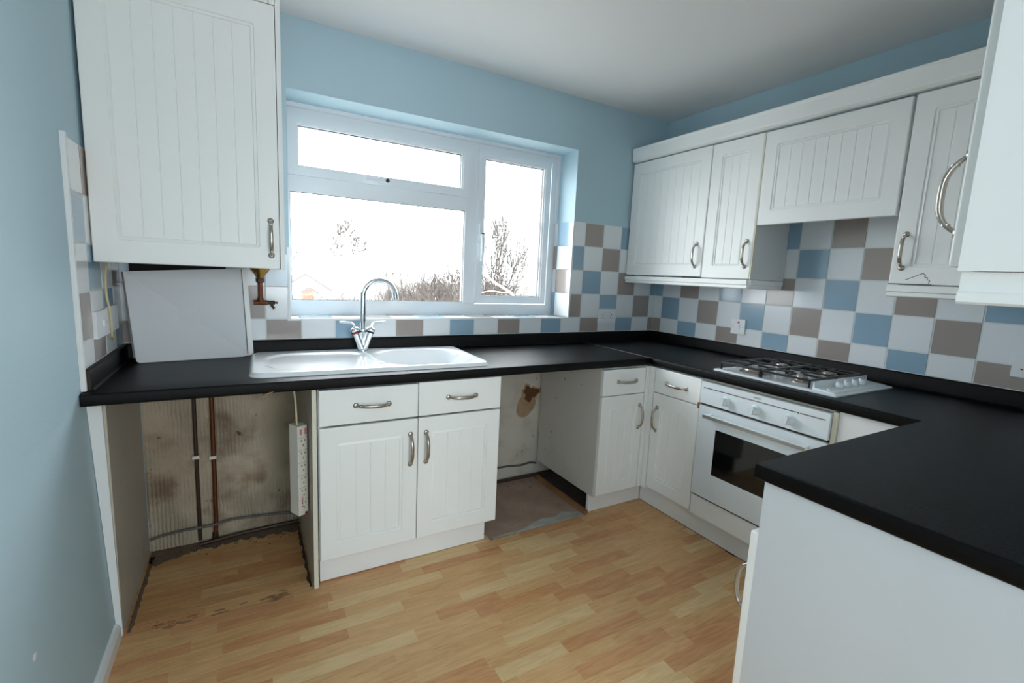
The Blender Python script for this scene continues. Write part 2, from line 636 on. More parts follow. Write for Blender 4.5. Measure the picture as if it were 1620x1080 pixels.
FY0, FY1 = WY, WY + .062
TX0, TX1 = -1.384, -1.312                           # mullion
TZ0, TZ1 = 1.640, 1.712                             # transom


def frame_bars(name, x0, x1, z0, z1, t, ya, yb, m, parent, off=True, bevel=.004, tl=None, tb=None):
    tl = t if tl is None else tl
    tb = t if tb is None else tb
    bm = bmesh.new()
    o = [(x0, z0), (x1, z0), (x1, z1), (x0, z1)]
    i = [(x0 + tl, z0 + tb), (x1 - t, z0 + tb), (x1 - t, z1 - t), (x0 + tl, z1 - t)]
    for k in range(4):
        n = (k + 1) % 4
        A = [o[k], o[n], i[n], i[k]]
        lo = [bm.verts.new(W(u, ya, v)) for u, v in A]
        hi = [bm.verts.new(W(u, yb, v)) for u, v in A]
        bm.faces.new(lo)
        bm.faces.new(hi[::-1])
        for q in range(4):
            bm.faces.new((lo[q], hi[q], hi[(q + 1) % 4], lo[(q + 1) % 4]))
    return fin(bm, name, m, parent, bevel=bevel, seg=2)


frame_bars('window_frame', WX0, WX1, WZ0, WZ1 - .004, .050, FY0, FY1, M['upvc'], win, tl=.014, tb=.066)
bm = bmesh.new()
addbox(bm, W(TX0, FY0 - .0012, WZ0 + .067), W(TX1, FY1 - .001, WZ1 - .0545))
fin(bm, 'mullion', M['upvc'], win, bevel=.004, seg=2)
bm = bmesh.new()
addbox(bm, W(WX0 + .0145, FY0 - .0008, TZ0), W(TX0 + .003, FY1 - .002, TZ1))
fin(bm, 'transom', M['upvc'], win, bevel=.004, seg=2)


def sash(x0, x1, z0, z1, t):
    s = frame_bars('sash', x0, x1, z0, z1, t, FY0 - .016, FY0 + .045, M['upvc'], win, bevel=.005)
    frame_bars('glazing_bead', x0 + t - .002, x1 - t + .002, z0 + t - .002, z1 - t + .002, .012, FY0 - .008, FY0 + .03, M['upvc'], s, bevel=.003)
    frame_bars('gasket', x0 + t + .009, x1 - t - .009, z0 + t + .009, z1 - t - .009, .004, FY0 + .004, FY0 + .012, M['gasket'], s, bevel=0)
    bm = bmesh.new()
    addbox(bm, W(x0 + t + .006, FY0 + .014, z0 + t + .006), W(x1 - t - .006, FY0 + .018, z1 - t - .006))
    fin(bm, 'pane', M['glass'], s)
    return s


s_top = sash(-2.338, TX0 + .006, TZ1 - .004, 1.990, .038)
s_right = sash(TX1 - .006, -.812, 1.090, 1.990, .038)
frame_bars('glazing_bead', WX0 + .012, TX0 + .002, 1.084, TZ0 + .002, .012, FY0 - .002, FY0 + .03, M['upvc'], win, bevel=.003)
frame_bars('gasket', WX0 + .023, TX0 - .009, 1.095, TZ0 - .009, .004, FY0 + .006, FY0 + .013, M['gasket'], win, bevel=0)
bm = bmesh.new()
addbox(bm, W(WX0 + .018, FY0 + .014, 1.090), W(TX0 - .004, FY0 + .018, TZ0 - .004))
fin(bm, 'pane', M['glass'], win)
# handles
h = boxes('handle', [(W(-1.905, FY0 - .034, 1.722), W(-1.835, FY0 - .016, 1.748))], M['upvc'], s_top, bevel=.006)
h2 = boxes('handle', [(W(-1.97, FY0 - .044, 1.724), W(-1.845, FY0 - .032, 1.742))], M['upvc'], s_top, bevel=.005)
bm = bmesh.new()
addlathe(bm, [(0, 0), (.010, 0), (.010, .006), (0, .007)], 14, Matrix.Translation(W(-1.862, FY0 - .044, 1.733)) @ Matrix.Rotation(R(90), 4, 'X'))
fin(bm, 'lock_barrel', M['gasket'], s_top)
boxes('handle', [(W(-1.311, FY0 - .036, 1.455), W(-1.286, FY0 - .016, 1.565))], M['upvc'], s_right, bevel=.006)
bm = bmesh.new()
addtube(bm, [W(-1.296, FY0 - .045, 1.50), W(-1.296, FY0 - .052, 1.46), W(-1.298, FY0 - .056, 1.40), W(-1.300, FY0 - .052, 1.345)], [.014, .013, .011, .009], 10)
fin(bm, 'handle', M['upvc'], s_right, smooth=True)
bm = bmesh.new()
addlathe(bm, [(0, 0), (.011, 0), (.011, .010), (0, .011)], 14, Matrix.Translation(W(-1.290, FY0 - .036, 1.50)) @ Matrix.Rotation(R(90), 4, 'X'))
fin(bm, 'lock_barrel', M['gasket'], s_right)

# ------------------------------------------------------------------ skirting and rough wall below the worktop
struct(prism('baseboard_left', [(-2.946, 0), (-2.932, 0), (-2.932, .040), (-2.938, .052), (-2.948, .055)], 1, -4.3, -.556,
             M['white_paint'], bevel=.002), 'white painted baseboard along the left wall')


def plaster(name, x0, x1, z0, z1, m, hole=None):
    bm = bmesh.new()
    st = .0055 if hole else .018
    nx, nz = max(8, int((x1 - x0) / st)), int((z1 - z0) / st)
    V = {}
    rr = random.Random(5)
    for i in range(nx + 1):
        for j in range(nz + 1):
            xx, zz = x0 + (x1 - x0) * i / nx, z0 + (z1 - z0) * j / nz
            d = .009 + .0012 * math.sin(xx * 31 + zz * 11) + .001 * rr.random()
            V[i, j] = bm.verts.new((xx, -d, zz))
    for i in range(nx):
        for j in range(nz):
            f = bm.faces.new((V[i, j], V[i + 1, j], V[i + 1, j + 1], V[i, j + 1]))
            if hole:
                c = f.calc_center_median()
                a = math.atan2(c.z - hole[1], c.x - hole[0])
                rim = hole[2] * (1 + .25 * math.sin(a * 3 + 1) + .12 * math.sin(a * 7))
                dd = math.hypot(c.x - hole[0], (c.z - hole[1]) * 1.15)
                if dd < rim:
                    f.material_index = 1
                elif dd < rim * 1.25 or (math.hypot((c.x - hole[0] + .03) * 1.2, (c.z - hole[1] + .07) * .9) < hole[2] * 1.5 * (1 + .15 * math.sin(a * 5))):
                    f.material_index = 2
    if hole:
        for v in bm.verts:
            mi = {f.material_index for f in v.link_faces}
            if mi == {1}:
                v.co.y = -.0012
            elif 1 in mi:
                v.co.y = -.005
            elif 2 in mi:
                v.co.y = -.0065
    return fin(bm, name, [m, M['hole_brown'], M['hole_rim']], wb)


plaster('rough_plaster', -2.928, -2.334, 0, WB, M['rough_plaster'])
plaster('rough_plaster', -1.53, -.60, 0, WB, M['plain_plaster'], hole=(-1.004, .545, .050))

# bare patch of floor where an appliance stood, cement smear, timber strip
bm = bmesh.new()
pts = [(-1.535, -.004), (-1.535, -.545), (-1.45, -.552), (-1.32, -.556), (-1.20, -.553), (-1.08, -.558), (-.955, -.556), (-.955, -.004)]
addprism(bm, pts, 2, -.012, -.004)
fin(bm, 'bare_patch', M['hardboard'], floor)
bm = bmesh.new()
pts = [(-1.52, -.548), (-1.45, -.535), (-1.36, -.54), (-1.27, -.505), (-1.2, -.49), (-1.12, -.505), (-1.06, -.47), (-1.0, -.50), (-.96, -.515), (-.957, -.554), (-1.2, -.554), (-1.4, -.553)]
addprism(bm, pts, 2, -.0045, -.0015)
fin(bm, 'cement_smear', M['cement'], floor)
tag(box('timber_batten', (-.966, -.555, -.004), (-.943, -.05, .020), M['wood_dark'], bevel=.002),
    'narrow old timber batten lying on the bare floor beside the cabinet', 'batten')

# ------------------------------------------------------------------ cabinet doors and handles
def arc_rect(x0, x1, z0, z1, r, n=4):
    out = []
    for cx, cz, a in ((x1 - r, z0 + r, -90), (x1 - r, z1 - r, 0), (x0 + r, z1 - r, 90), (x0 + r, z0 + r, 180)):
        for i in range(n + 1):
            t = R(a + 90 * i / n)
            out.append((cx + r * math.cos(t), cz + r * math.sin(t)))
    return out


def door_bm(w, h, th=.020, mx=.062, mz=.064, routed=True, spacing=.054):
    """front faces -y at y=0, x 0..w, z 0..h"""
    bm = bmesh.new()
    R0, r0 = [], []
    loops = [(arc_rect(0, w, 0, h, .0035), th), (arc_rect(0, w, 0, h, .0035), .003), (arc_rect(.001, w - .001, .001, h - .001, .003), .001),
             (arc_rect(.0035, w - .0035, .0035, h - .0035, .003), 0)]
    if routed:
        a, b = mx, mz
        loops += [(arc_rect(a, w - a, b, h - b, .010), 0), (arc_rect(a + .002, w - a - .002, b + .002, h - b - .002, .009), .0052),
                  (arc_rect(a + .0115, w - a - .0115, b + .0115, h - b - .0115, .003), .0018),
                  (arc_rect(a + .0135, w - a - .0135, b + .0135, h - b - .0135, .0002), .0056)]
    prev = None
    for pts, y in loops:
        cur = [bm.verts.new((x, y, z)) for x, z in pts]
        if prev:
            for i in range(len(cur)):
                k = (i + 1) % len(cur)
                bm.faces.new((prev[i], prev[k], cur[k], cur[i]))
        else:
            bm.faces.new(cur[::-1])
        prev = cur
    if not routed:
        bm.faces.new(prev)
        return bm
    e = .0135
    x0, x1, z0, z1, d, gw, gd = mx + e, w - mx - e, mz + e, h - mz - e, .0056, .0020, .0024
    nb = max(2, round((x1 - x0) / spacing))
    xs = [(x0, d)]
    for i in range(1, nb):
        g = x0 + (x1 - x0) * i / nb
        xs += [(g - gw, d), (g, d + gd), (g + gw, d)]
    xs.append((x1, d))
    lo = [bm.verts.new((x, y, z0)) for x, y in xs]
    hi = [bm.verts.new((x, y, z1)) for x, y in xs]
    for i in range(len(xs) - 1):
        bm.faces.new((lo[i], lo[i + 1], hi[i + 1], hi[i]))
    for i in range(1, len(xs) - 1, 3):
        bm.faces.new((lo[i], lo[i + 2], lo[i + 1]))
        bm.faces.new((hi[i], hi[i + 1], hi[i + 2]))
    bmesh.ops.remove_doubles(bm, verts=bm.verts, dist=.00005)
    return bm


def handle_mesh():
    """bow handle along z, centred, projecting to -y from y=0"""
    bm = bmesh.new()
    Lh = .064
    for s in (-1, 1):
        addlathe(bm, [(0, .0), (.0105, 0), (.0112, .002), (.0095, .0045), (.006, .006), (0, .0065)], 18,
                 Matrix.Translation((0, 0, s * Lh)) @ Matrix.Rotation(R(90), 4, 'X'))
    pts, rad = [], []
    for i in range(21):
        t = -1 + 2 * i / 20
        yb = -.029 * (1 - abs(t) ** 3.2) - .003
        pts.append((0, yb, t * Lh))
        rad.append(.0048 + .0030 * (1 - t * t) ** .8)
    addtube(bm, pts, rad, 12, squash=(1.0, .68))
    for s in (-.78, .78):
        z = s * Lh
        yb = -.029 * (1 - abs(s) ** 3.2) - .003
        addtube(bm, [(0, yb, z - .0015), (0, yb, z + .0015)], .0066, 12)
    bmesh.ops.recalc_face_normals(bm, faces=bm.faces)
    me = bpy.data.meshes.new('handle')
    bm.to_mesh(me)
    bm.free()
    me.polygons.foreach_set('use_smooth', [True] * len(me.polygons))
    me.set_sharp_from_angle(angle=R(45))
    me.materials.append(M['pewter'])
    return me


HM = handle_mesh()


def handle(parent, x, z, horizontal=False, tilt=0.0):
    o = bpy.data.objects.new('handle', HM)
    COL.objects.link(o)
    o.parent = parent
    o.location = (x, 0, z)
    if horizontal:
        o.rotation_euler = (0, R(90) + tilt, 0)
    o['label'] = 'pewter bow handle'
    return o


def door(parent, x, z, w, h, name='door', y=-.020, m=None, **k):
    return fin(door_bm(w, h, **k), name, m or M['door_white'], parent, loc=(x, y, z))


# ------------------------------------------------------------------ base cabinets (local: x along the front, front face at y=0, +y into the wall)
ZD0, ZD1, ZW0, ZW1 = .126, .664, .672, .812         # door and drawer heights
DEP = .555


def carcass(t, w, z0, z1, dep, m_side, back=True, shelf=True, left=None):
    th = .016
    boxes('side_panel', [((0, 0.001, z0), (th, dep, z1))], left or m_side, t, bevel=.001)
    boxes('side_panel', [((w - th, 0.001, z0), (w, dep, z1))], m_side, t, bevel=.001)
    boxes('bottom_panel', [((th, 0.001, z0), (w - th, dep, z0 + th))], m_side, t)
    boxes('top_rail', [((th, 0.001, z1 - th), (w - th, .09, z1))], m_side, t)
    boxes('back_panel', [((th, dep - .012, z0 + th), (w - th, dep - .006, z1))], m_side, t)


sc = thing('sink_base_cabinet', 'white double base cabinet under the sink with two drawer fronts and two doors', 'cabinet', (-2.311, -.580, 0))
carcass(sc, .774, .118, .812, DEP, M['carcass_white'])
for x, hx in ((0.002, .352), (.388, .034)):
    w = .383
    d = door(sc, x, ZD0, w, ZD1 - ZD0)
    handle(d, hx, .410)
    d = door(sc, x, ZW0, w, ZW1 - ZW0 + (.004 if x > .1 else 0), 'drawer_front', routed=False)
    handle(d, .1975 if x < .1 else .194, .070, True, R(2) if x < .1 else R(1))
boxes('plinth', [((.006, .040, .004), (.745, .056, .116))], M['panel_white'], sc, bevel=.001)
boxes('end_panel', [((-.0195, .006, .002), (-.0035, DEP - .005, .812))], M['carcass_dirty'], sc, bevel=.0015)
boxes('edge_strip', [((-.0195, .004, .002), (-.0035, .0075, .812))], M['cream_edge'], sc)

nc = thing('narrow_base_cabinet', 'narrow white base cabinet beside the empty appliance gap', 'cabinet', (-.940, -.580, 0))
carcass(nc, .300, .106, .812, DEP, M['carcass_white'], left=M['carcass_specked'])
d = door(nc, .002, ZD0 - .008, .296, ZD1 - ZD0 + .006, mx=.054)
handle(d, .268, .416)
d = door(nc, .002, ZW0 - .006, .296, ZW1 - ZW0, 'drawer_front', routed=False)
handle(d, .165, .072, True)
boxes('plinth', [((.006, .040, .002), (.389, .056, .104))], M['panel_white'], nc, bevel=.001)
bm = bmesh.new()
pts = [(.302, -.020), (.308, -.020), (.310, -.016), (.314, -.016), (.316, -.020), (.334, -.020), (.334, .030), (.302, .030)]
addprism(bm, pts, 2, .118, .812)
fin(bm, 'corner_post', M['door_white'], nc)

rc = thing('narrow_base_cabinet', 'narrow white base cabinet between the inner corner and the oven', 'cabinet', (-.590, -.636, 0), R(-90))
carcass(rc, .300, .118, .812, DEP, M['carcass_white'])
d = door(rc, .002, ZD0 + .006, .296, ZD1 - ZD0 + .004, mx=.054)
handle(d, .034, .400)
d = door(rc, .002, ZW0 + .006, .296, ZW1 - ZW0 - .008, 'drawer_front', routed=False)
handle(d, .147, .062, True)
box('rust_mark', (.290, -.0225, .664), (.300, -.0195, .694), M['rust'], rc, bevel=.001)
boxes('corner_post', [((-.034, -.020, .118), (-.002, .0, .812))], M['door_white'], rc, bevel=.002)

oh = thing('oven_housing_cabinet', 'white housing around the built-in oven with a blank panel below', 'cabinet', (-.590, -.940, 0), R(-90))
boxes('side_panel', [((0, .001, .118), (.004, DEP, .812))], M['carcass_white'], oh)
boxes('side_panel', [((.588, -.016, .118), (.604, DEP, .812))], M['cream_edge'], oh, bevel=.001)
boxes('filler_rail', [((.004, .004, .806), (.588, .020, .819))], M['cream_edge'], oh)
boxes('bottom_panel', [((.004, .02, .205), (.588, DEP, .221))], M['carcass_white'], oh)
boxes('lower_panel', [((.002, -.020, .128), (.590, -.002, .230))], M['panel_white'], oh, bevel=.002)
boxes('filler_panel', [((.606, -.006, .118), (.838, .010, .819))], M['panel_white'], oh, bevel=.001)

pl = tag(boxes('plinth', [((-.548, -1.795, .002), (-.532, -.541, .116))], M['panel_white'], bevel=.001),
         'long white plinth board running under the oven and its neighbours', 'plinth')

pc = thing('peninsula_cabinet', 'white base cabinet forming the peninsula with a plain white end panel', 'cabinet', (-.560, -1.812, 0), R(180))
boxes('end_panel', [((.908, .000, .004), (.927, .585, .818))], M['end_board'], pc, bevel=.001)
boxes('side_panel', [((.002, .001, .118), (.018, .57, .812))], M['carcass_white'], pc)
boxes('bottom_panel', [((.018, .001, .118), (.906, .57, .134))], M['carcass_white'], pc)
boxes('back_panel', [((.018, .560, .134), (.906, .566, .812))], M['carcass_white'], pc)
boxes('plinth', [((.01, .050, .004), (.906, .066, .116))], M['panel_white'], pc)
d = door(pc, .430, ZD0, .497, .560)
handle(d, .475, .400)
d = door(pc, .004, ZD0, .420, .560)
d = door(pc, .004, .700, .420, .112, 'drawer_front', routed=False)
boxes('drawer_box', [((.440, .004, .700), (.900, .45, .800))], M['carcass_white'], pc)

# left support panel with its post
lp = thing('support_panel', 'white support panel carrying the worktop end at the left wall', 'panel', (-2.940, -.300, 0))
boxes('side_board', [((-.004, -.240, .003), (.010, .286, WB))], M['carcass_dirty'], lp, bevel=.001)
prism('post', [(-.0345, WB), (.002, WB), (.011, .003), (-.0045, .003)], 1, -.252, -.2405, M['white_paint'], lp)

# ------------------------------------------------------------------ worktop (one U-shaped slab) with upstands
SINK_C, SINK_R = Vector((-2.042, -.290)), R(-1.6)
SX, SY = .485, .2525                                 # sink half sizes
HX0, HX1, HY0, HY1 = -.568, -.100, -1.512, -.958     # hob rectangle
wt_root = thing('worktop', 'black stone-effect worktop running in a U under the window and hob', 'worktop', (-1.2, -.3, WT))
holes = [(-2.48, -1.60, -.50, -.09), (HX0 + .03, HX1 - .03, HY0 + .03, HY1 - .03)]
xs = sorted({XL + .002, -2.48, -1.60, PX, XF, HX0 + .03, HX1 - .03, -.001})
ys = sorted({YN + .002, PY, HY0 + .03, HY1 - .03, YF, -.50, -.09, -.001})


def inside(x, y):
    if any(a < x < b and c < y < d for a, b, c, d in holes):
        return False
    return y > YF or x > XF or (y < PY and x > PX)


bm = bmesh.new()
cache = {}


def gv(i, j, z):
    if (i, j, z) not in cache:
        cache[i, j, z] = bm.verts.new((xs[i], ys[j], z))
    return cache[i, j, z]


cells = {(i, j) for i in range(len(xs) - 1) for j in range(len(ys) - 1) if inside((xs[i] + xs[i + 1]) / 2, (ys[j] + ys[j + 1]) / 2)}
for i, j in cells:
    bm.faces.new((gv(i, j, WT), gv(i + 1, j, WT), gv(i + 1, j + 1, WT), gv(i, j + 1, WT)))
    bm.faces.new((gv(i, j, WB), gv(i, j + 1, WB), gv(i + 1, j + 1, WB), gv(i + 1, j, WB)))
    for di, dj, a, b in ((-1, 0, (i, j + 1), (i, j)), (1, 0, (i + 1, j), (i + 1, j + 1)), (0, -1, (i, j), (i + 1, j)), (0, 1, (i + 1, j + 1), (i, j + 1))):
        if (i + di, j + dj) not in cells:
            bm.faces.new((gv(*a, WT), gv(*a, WB), gv(*b, WB), gv(*b, WT)))
bmesh.ops.recalc_face_normals(bm, faces=bm.faces)
sharp = [e for e in bm.edges if e.calc_face_angle(0) > .5 and abs(e.verts[0].co.z - e.verts[1].co.z) < 1e-6]
front = [e for e in sharp if all(abs(v.co.y - YF) < 1e-4 for v in e.verts) or all(abs(v.co.x - XF) < 1e-4 for v in e.verts)
         or all(abs(v.co.y - PY) < 1e-4 and v.co.x <= XF + 1e-4 for v in e.verts) or all(abs(v.co.x - PX) < 1e-4 for v in e.verts)]
bmesh.ops.bevel(bm, geom=front, offset=.007, segments=3, profile=.5, affect='EDGES', clamp_overlap=True)
for v in bm.verts:
    v.co -= Vector((-1.2, -.3, WT))
fin(bm, 'slab', M['worktop'], wt_root, smooth=True)


def WTL(x, y, z):
    return (x + 1.2, y + .3, z - WT)


def upstand(pts, axis, lo, hi):
    bm = bmesh.new()
    addprism(bm, pts, axis, lo, hi)
    for v in bm.verts:
        v.co -= Vector((-1.2, -.3, WT))
    return fin(bm, 'upstand', M['worktop'], wt_root, smooth=True)


def prof(s):                                         # distance from wall, height
    return [(0, WT), (s * .026, WT), (s * .020, WT + .006), (s * .019, UP - .008), (s * .016, UP - .002), (s * .012, UP), (0, UP)]


upstand(prof(-1), 1 - 1, XL + .004, -.001)           # along the window wall (axis x)
upstand([(x, z) for x, z in prof(-1)], 1, YN + .004, -.02)   # along the right wall: (x,z) extruded in y
upstand([(XL + .001 + x, z) for x, z in prof(1)], 1, -.556, -.021)
bm = bmesh.new()
addbox(bm, WTL(XL + .0015, -.5595, WT + .001), WTL(XL + .019, -.5562, UP - .001))
fin(bm, 'worn_end', M['worn_edge'], wt_root)
bm = bmesh.new()
addbox(bm, WTL(XF - .004, YF - .0015, WT - .001), WTL(XF + .002, -.03, WT + .0006))
fin(bm, 'joint_strip', M['steel'], wt_root)
bm = bmesh.new()
addprism(bm, [(-2.492, WB - .003), (-2.474, WB - .0045), (-2.462, WB + .003), (-2.455, WB + .006), (-2.47, WB + .005)], 1, YF - .0006, YF + .012)
for v in bm.verts:
    v.co -= Vector((-1.2, -.3, WT))
fin(bm, 'chip', M['bare_chip'], wt_root)

# ------------------------------------------------------------------ sink (height field) and tap
def sdrr(x, y, cx, cy, hx, hy, r):
    qx, qy = abs(x - cx) - hx + r, abs(y - cy) - hy + r
    return math.hypot(max(qx, 0), max(qy, 0)) + min(max(qx, qy), 0) - r


def smooth(a, b, t):
    t = min(1, max(0, (t - a) / (b - a)))
    return t * t * (3 - 2 * t)


def sink_z(x, y):
    z = .015
    d = sdrr(x, y, 0, 0, SX, SY, .055)
    z -= .015 * smooth(-.014, .0, d) ** 1.5
    z += .002 * (smooth(-.030, -.020, d) - smooth(-.045, -.03, d)) * 0
    # drainer: shallow dish, gently sloping to the bowl
    dd = sdrr(x, y, -.215, -.012, .215, .185, .13)
    z -= (.006 + .004 * (x + .43) / .43) * smooth(.006, -.018, dd)
    # bowl
    db = sdrr(x, y, .232, -.012, .205, .190, .14)
    z -= .150 * smooth(.004, -.075, db) ** .62
    z -= .003 * smooth(.022, .004, db)
    # overflow notch between drainer and bowl
    dn = math.hypot((x - .012) / .055, (y + .135) / .020)
    z -= .004 * smooth(1.2, .7, dn)
    return z


def sink():
    bm = bmesh.new()
    nx, ny = 190, 100
    V = {}
    for i in range(nx + 1):
        for j in range(ny + 1):
            u, v = -1 + 2 * i / nx, -1 + 2 * j / ny
            x, y = u * SX, v * SY
            r = .055                                   # map the square grid onto the rounded outline
            ex, ey = SX - r, SY - r
            if abs(x) > ex and abs(y) > ey:
                px, py = (abs(x) - ex) / r, (abs(y) - ey) / r
                m_ = max(px, py)
                l_ = math.hypot(px, py)
                k = m_ / l_ if l_ > 1e-9 else 1
                x = math.copysign(ex + px * k * r, x)
                y = math.copysign(ey + py * k * r, y)
            V[i, j] = bm.verts.new((x, y, sink_z(x, y)))
    for i in range(nx):
        for j in range(ny):
            bm.faces.new((V[i, j], V[i + 1, j], V[i + 1, j + 1], V[i, j + 1]))
    bmesh.ops.recalc_face_normals(bm, faces=bm.faces)
    me = bpy.data.meshes.new('basin')
    bm.to_mesh(me)
    bm.free()
    me.polygons.foreach_set('use_smooth', [True] * len(me.polygons))
    return me


sk = thing('sink', 'white ceramic inset sink with drainer on the black worktop', 'sink', (SINK_C.x, SINK_C.y, WT + .0003), SINK_R)
link('basin', sink(), M['ceramic'], sk)
lathe('drain', [(0, .0), (.018, .0), (.021, .003), (.040, .004), (.044, .0015), (.044, 0)], M['chrome'], sk, loc=(.232, -.012, -.1335))
lathe('overflow_cover', [(0, .003), (.014, .003), (.017, 0)], M['chrome'], sk, loc=(.012, -.135, .0095))

TB = Vector((-2.043, -.099, WT + .0135))
tp = thing('mixer_tap', 'chrome swan-neck mixer tap with two levers standing on the sink', 'tap', TB)
lathe('base', [(0, .010), (.020, .010), (.024, .007), (.025, 0), (0, 0)], M['chrome'], tp)
bm = bmesh.new()
addtube(bm, [(0, 0, .03), (0, 0, .10), (0, 0, .15), (0, 0, .264)] +
        [(.079 - .079 * math.cos(t), 0, .264 + .079 * math.sin(t)) for t in [PI * k / 18 for k in range(1, 19)]] + [(.160, 0, .252)],
        [.0145, .0145, .014, .0134] + [.0132] * 18 + [.0132], 18)
fin(bm, 'spout', M['chrome'], tp, smooth=True)
lathe('spout_collar', [(.012, .0), (.0165, .003), (.0165, .012), (.0130, .018)], M['chrome'], tp, loc=(0, 0, .095))
for s, ring in ((-1, 'red'), (1, 'dark_blue')):
    a = math.atan2(.030, .088) * s
    leg = thing('leg', None, None)
    bm = bmesh.new()
    addtube(bm, [(s * .004, 0, .004), (s * .018, 0, .045), (s * .032, 0, .086)], [.016, .0165, .0185], 16)
    me = fin(bm, 'valve_body', M['chrome'], tp, smooth=True)
    bpy.data.objects.remove(leg)
    rot = (0, a, 0)
    lathe('colour_ring', [(.0185, 0), (.0202, .001), (.0202, .007), (.0185, .008)], M[ring], me, loc=(s * .0325, 0, .0875), rot=rot)
    lathe('valve_cap', [(.0190, 0), (.0205, .002), (.0205, .012), (.016, .018), (.0085, .020), (0, .020)], M['chrome'], me, loc=(s * .0352, 0, .0957), rot=rot)
    bm = bmesh.new()
    addtube(bm, [(s * .041, 0, .112), (s * .046, 0, .128), (s * .053, 0, .1345), (s * .065, 0, .1365), (s * .085, -.001, .1385), (s * .108, -.002, .1405)],
            [.0092, .0090, .0086, .0084, .0080, .0076], 12, squash=(1.0, .75))
    fin(bm, 'lever', M['chrome'], me, smooth=True)

# ------------------------------------------------------------------ hob
hb = thing('gas_hob', 'white four-burner gas hob set in the black worktop', 'hob', ((HX0 + HX1) / 2, (HY0 + HY1) / 2, WT))
hx, hy = (HX1 - HX0) / 2, (HY1 - HY0) / 2
bm = bmesh.new()
loops = [(hx, hy, .0005), (hx, hy, .005), (hx - .003, hy - .003, .0075), (hx - .020, hy - .018, .0085), (hx - .026, hy - .026, .0065)]
prev = None
for a, b, z in loops:
    cur = [bm.verts.new((x, y_, z)) for x, y_ in arc_rect(-a, a, -b, b, .008, 3)]
    if prev:
        for i in range(len(cur)):
            bm.faces.new((prev[i], prev[(i + 1) % len(cur)], cur[(i + 1) % len(cur)], cur[i]))
    prev = cur
bm.faces.new(prev)
fin(bm, 'hob_plate', M['enamel'], hb, smooth=True)


def HL(x, y, z=0):
    return (x - (HX0 + HX1) / 2, y - (HY0 + HY1) / 2, z)


# control panel: raised wedge across the near end with an upright lip
bm = bmesh.new()
addprism(bm, [(-hy + .018, .007), (-hy + .022, .012), (-hy + .094, .017), (-hy + .097, .039), (-hy + .101, .039), (-hy + .103, .007)], 0, -hx + .022, hx - .022)
cp = fin(bm, 'control_panel', M['enamel'], hb, bevel=.0012)
for kx in (-.425, -.362, -.300, -.240):
    k = bpy.data.objects.new('tmp', None)
    bm = bmesh.new()
    addlathe(bm, [(0, 0), (.016, 0), (.0165, .004), (.015, .006), (.014, .020), (.0125, .022), (0, .022)], 20)
    addbox(bm, (-.004, -.0145, .021), (.004, .0145, .026))
    fin(bm, 'knob', M['enamel'], cp, loc=HL(kx, HY0 + .062, .0140), rot=(R(4), 0, R(70)), smooth=True)
    bpy.data.objects.remove(k)
lathe('ignition_button', [(0, .006), (.007, .006), (.008, .004), (.008, 0)], M['enamel'], cp, loc=HL(-.515, HY0 + .055, .0135))
for bx, by, br in ((-.442, -1.090, .046), (-.215, -1.085, .034), (-.430, -1.300, .027), (-.205, -1.300, .036)):
    b = lathe('burner', [(br * 1.45, .0), (br * 1.35, .006), (br * 1.05, .010), (br * 1.0, .018), (br * .92, .021), (0, .021)], M['burner'], hb, loc=HL(bx, by, .0065), n=28)
    lathe('burner_cap', [(br * .80, 0), (br * .84, .002), (br * .80, .006), (br * .6, .0075), (0, .008)], M['burner'], b, loc=(0, 0, .0212), n=24)
    lathe('igniter', [(0, .018), (.003, .018), (.004, .012), (.004, 0)], M['plug_white'], b, loc=(br * 1.3, br * .5, .003), n=10)
for ya, yb in ((-1.178, -.982), (-1.392, -1.186)):
    bm = bmesh.new()
    xa, xb = -.538, -.128
    zz = .040
    bar = .0052

    def stick(p, q):
        addtube(bm, [HL(*p), HL(*q)], bar, 6)
    for q in (((xa, ya, zz), (xb, ya, zz)), ((xa, yb, zz), (xb, yb, zz)), ((xa, ya, zz), (xa, yb, zz)), ((xb, ya, zz), (xb, yb, zz)), (((xa + xb) / 2, ya, zz), ((xa + xb) / 2, yb, zz))):
        stick(*q)
    ym = (ya + yb) / 2
    for cx in (-.436, -.21):
        for dx, dy in ((1, 0), (-1, 0), (0, 1), (0, -1)):
            far = (cx + dx * .094, ym) if dx else (cx, ya if dy < 0 else yb)
            stick((far[0], far[1], zz), (cx + dx * .022, ym + dy * .022, zz + .004))
    for fx in (xa, (xa + xb) / 2, xb):
        for fy in (ya, yb):
            stick((fx, fy, zz), (fx, fy, .009))
    fin(bm, 'pan_support', M['cast_iron'], hb, smooth=True)

# ------------------------------------------------------------------ oven
ov = thing('oven', 'white built-in single oven with dark glass window under the hob', 'oven', (-.590, -.945, 0), R(-90))
OW = .580
boxes('oven_body', [((.010, .003, .236), (.570, .50, .800))], M['steel'], ov)
fa = boxes('fascia', [((0, -.030, .700), (OW, 0, .805))], M['enamel'], ov, bevel=.003)
boxes('stripe', [((.014, -.0306, .7745), (.455, -.0296, .7785)), ((.470, -.0306, .7745), (OW - .014, -.0296, .7785))], M['stripe'], fa)
boxes('pilot_light', [((.460, -.0308, .7735), (.465, -.0296, .7790))], M['black'], fa)


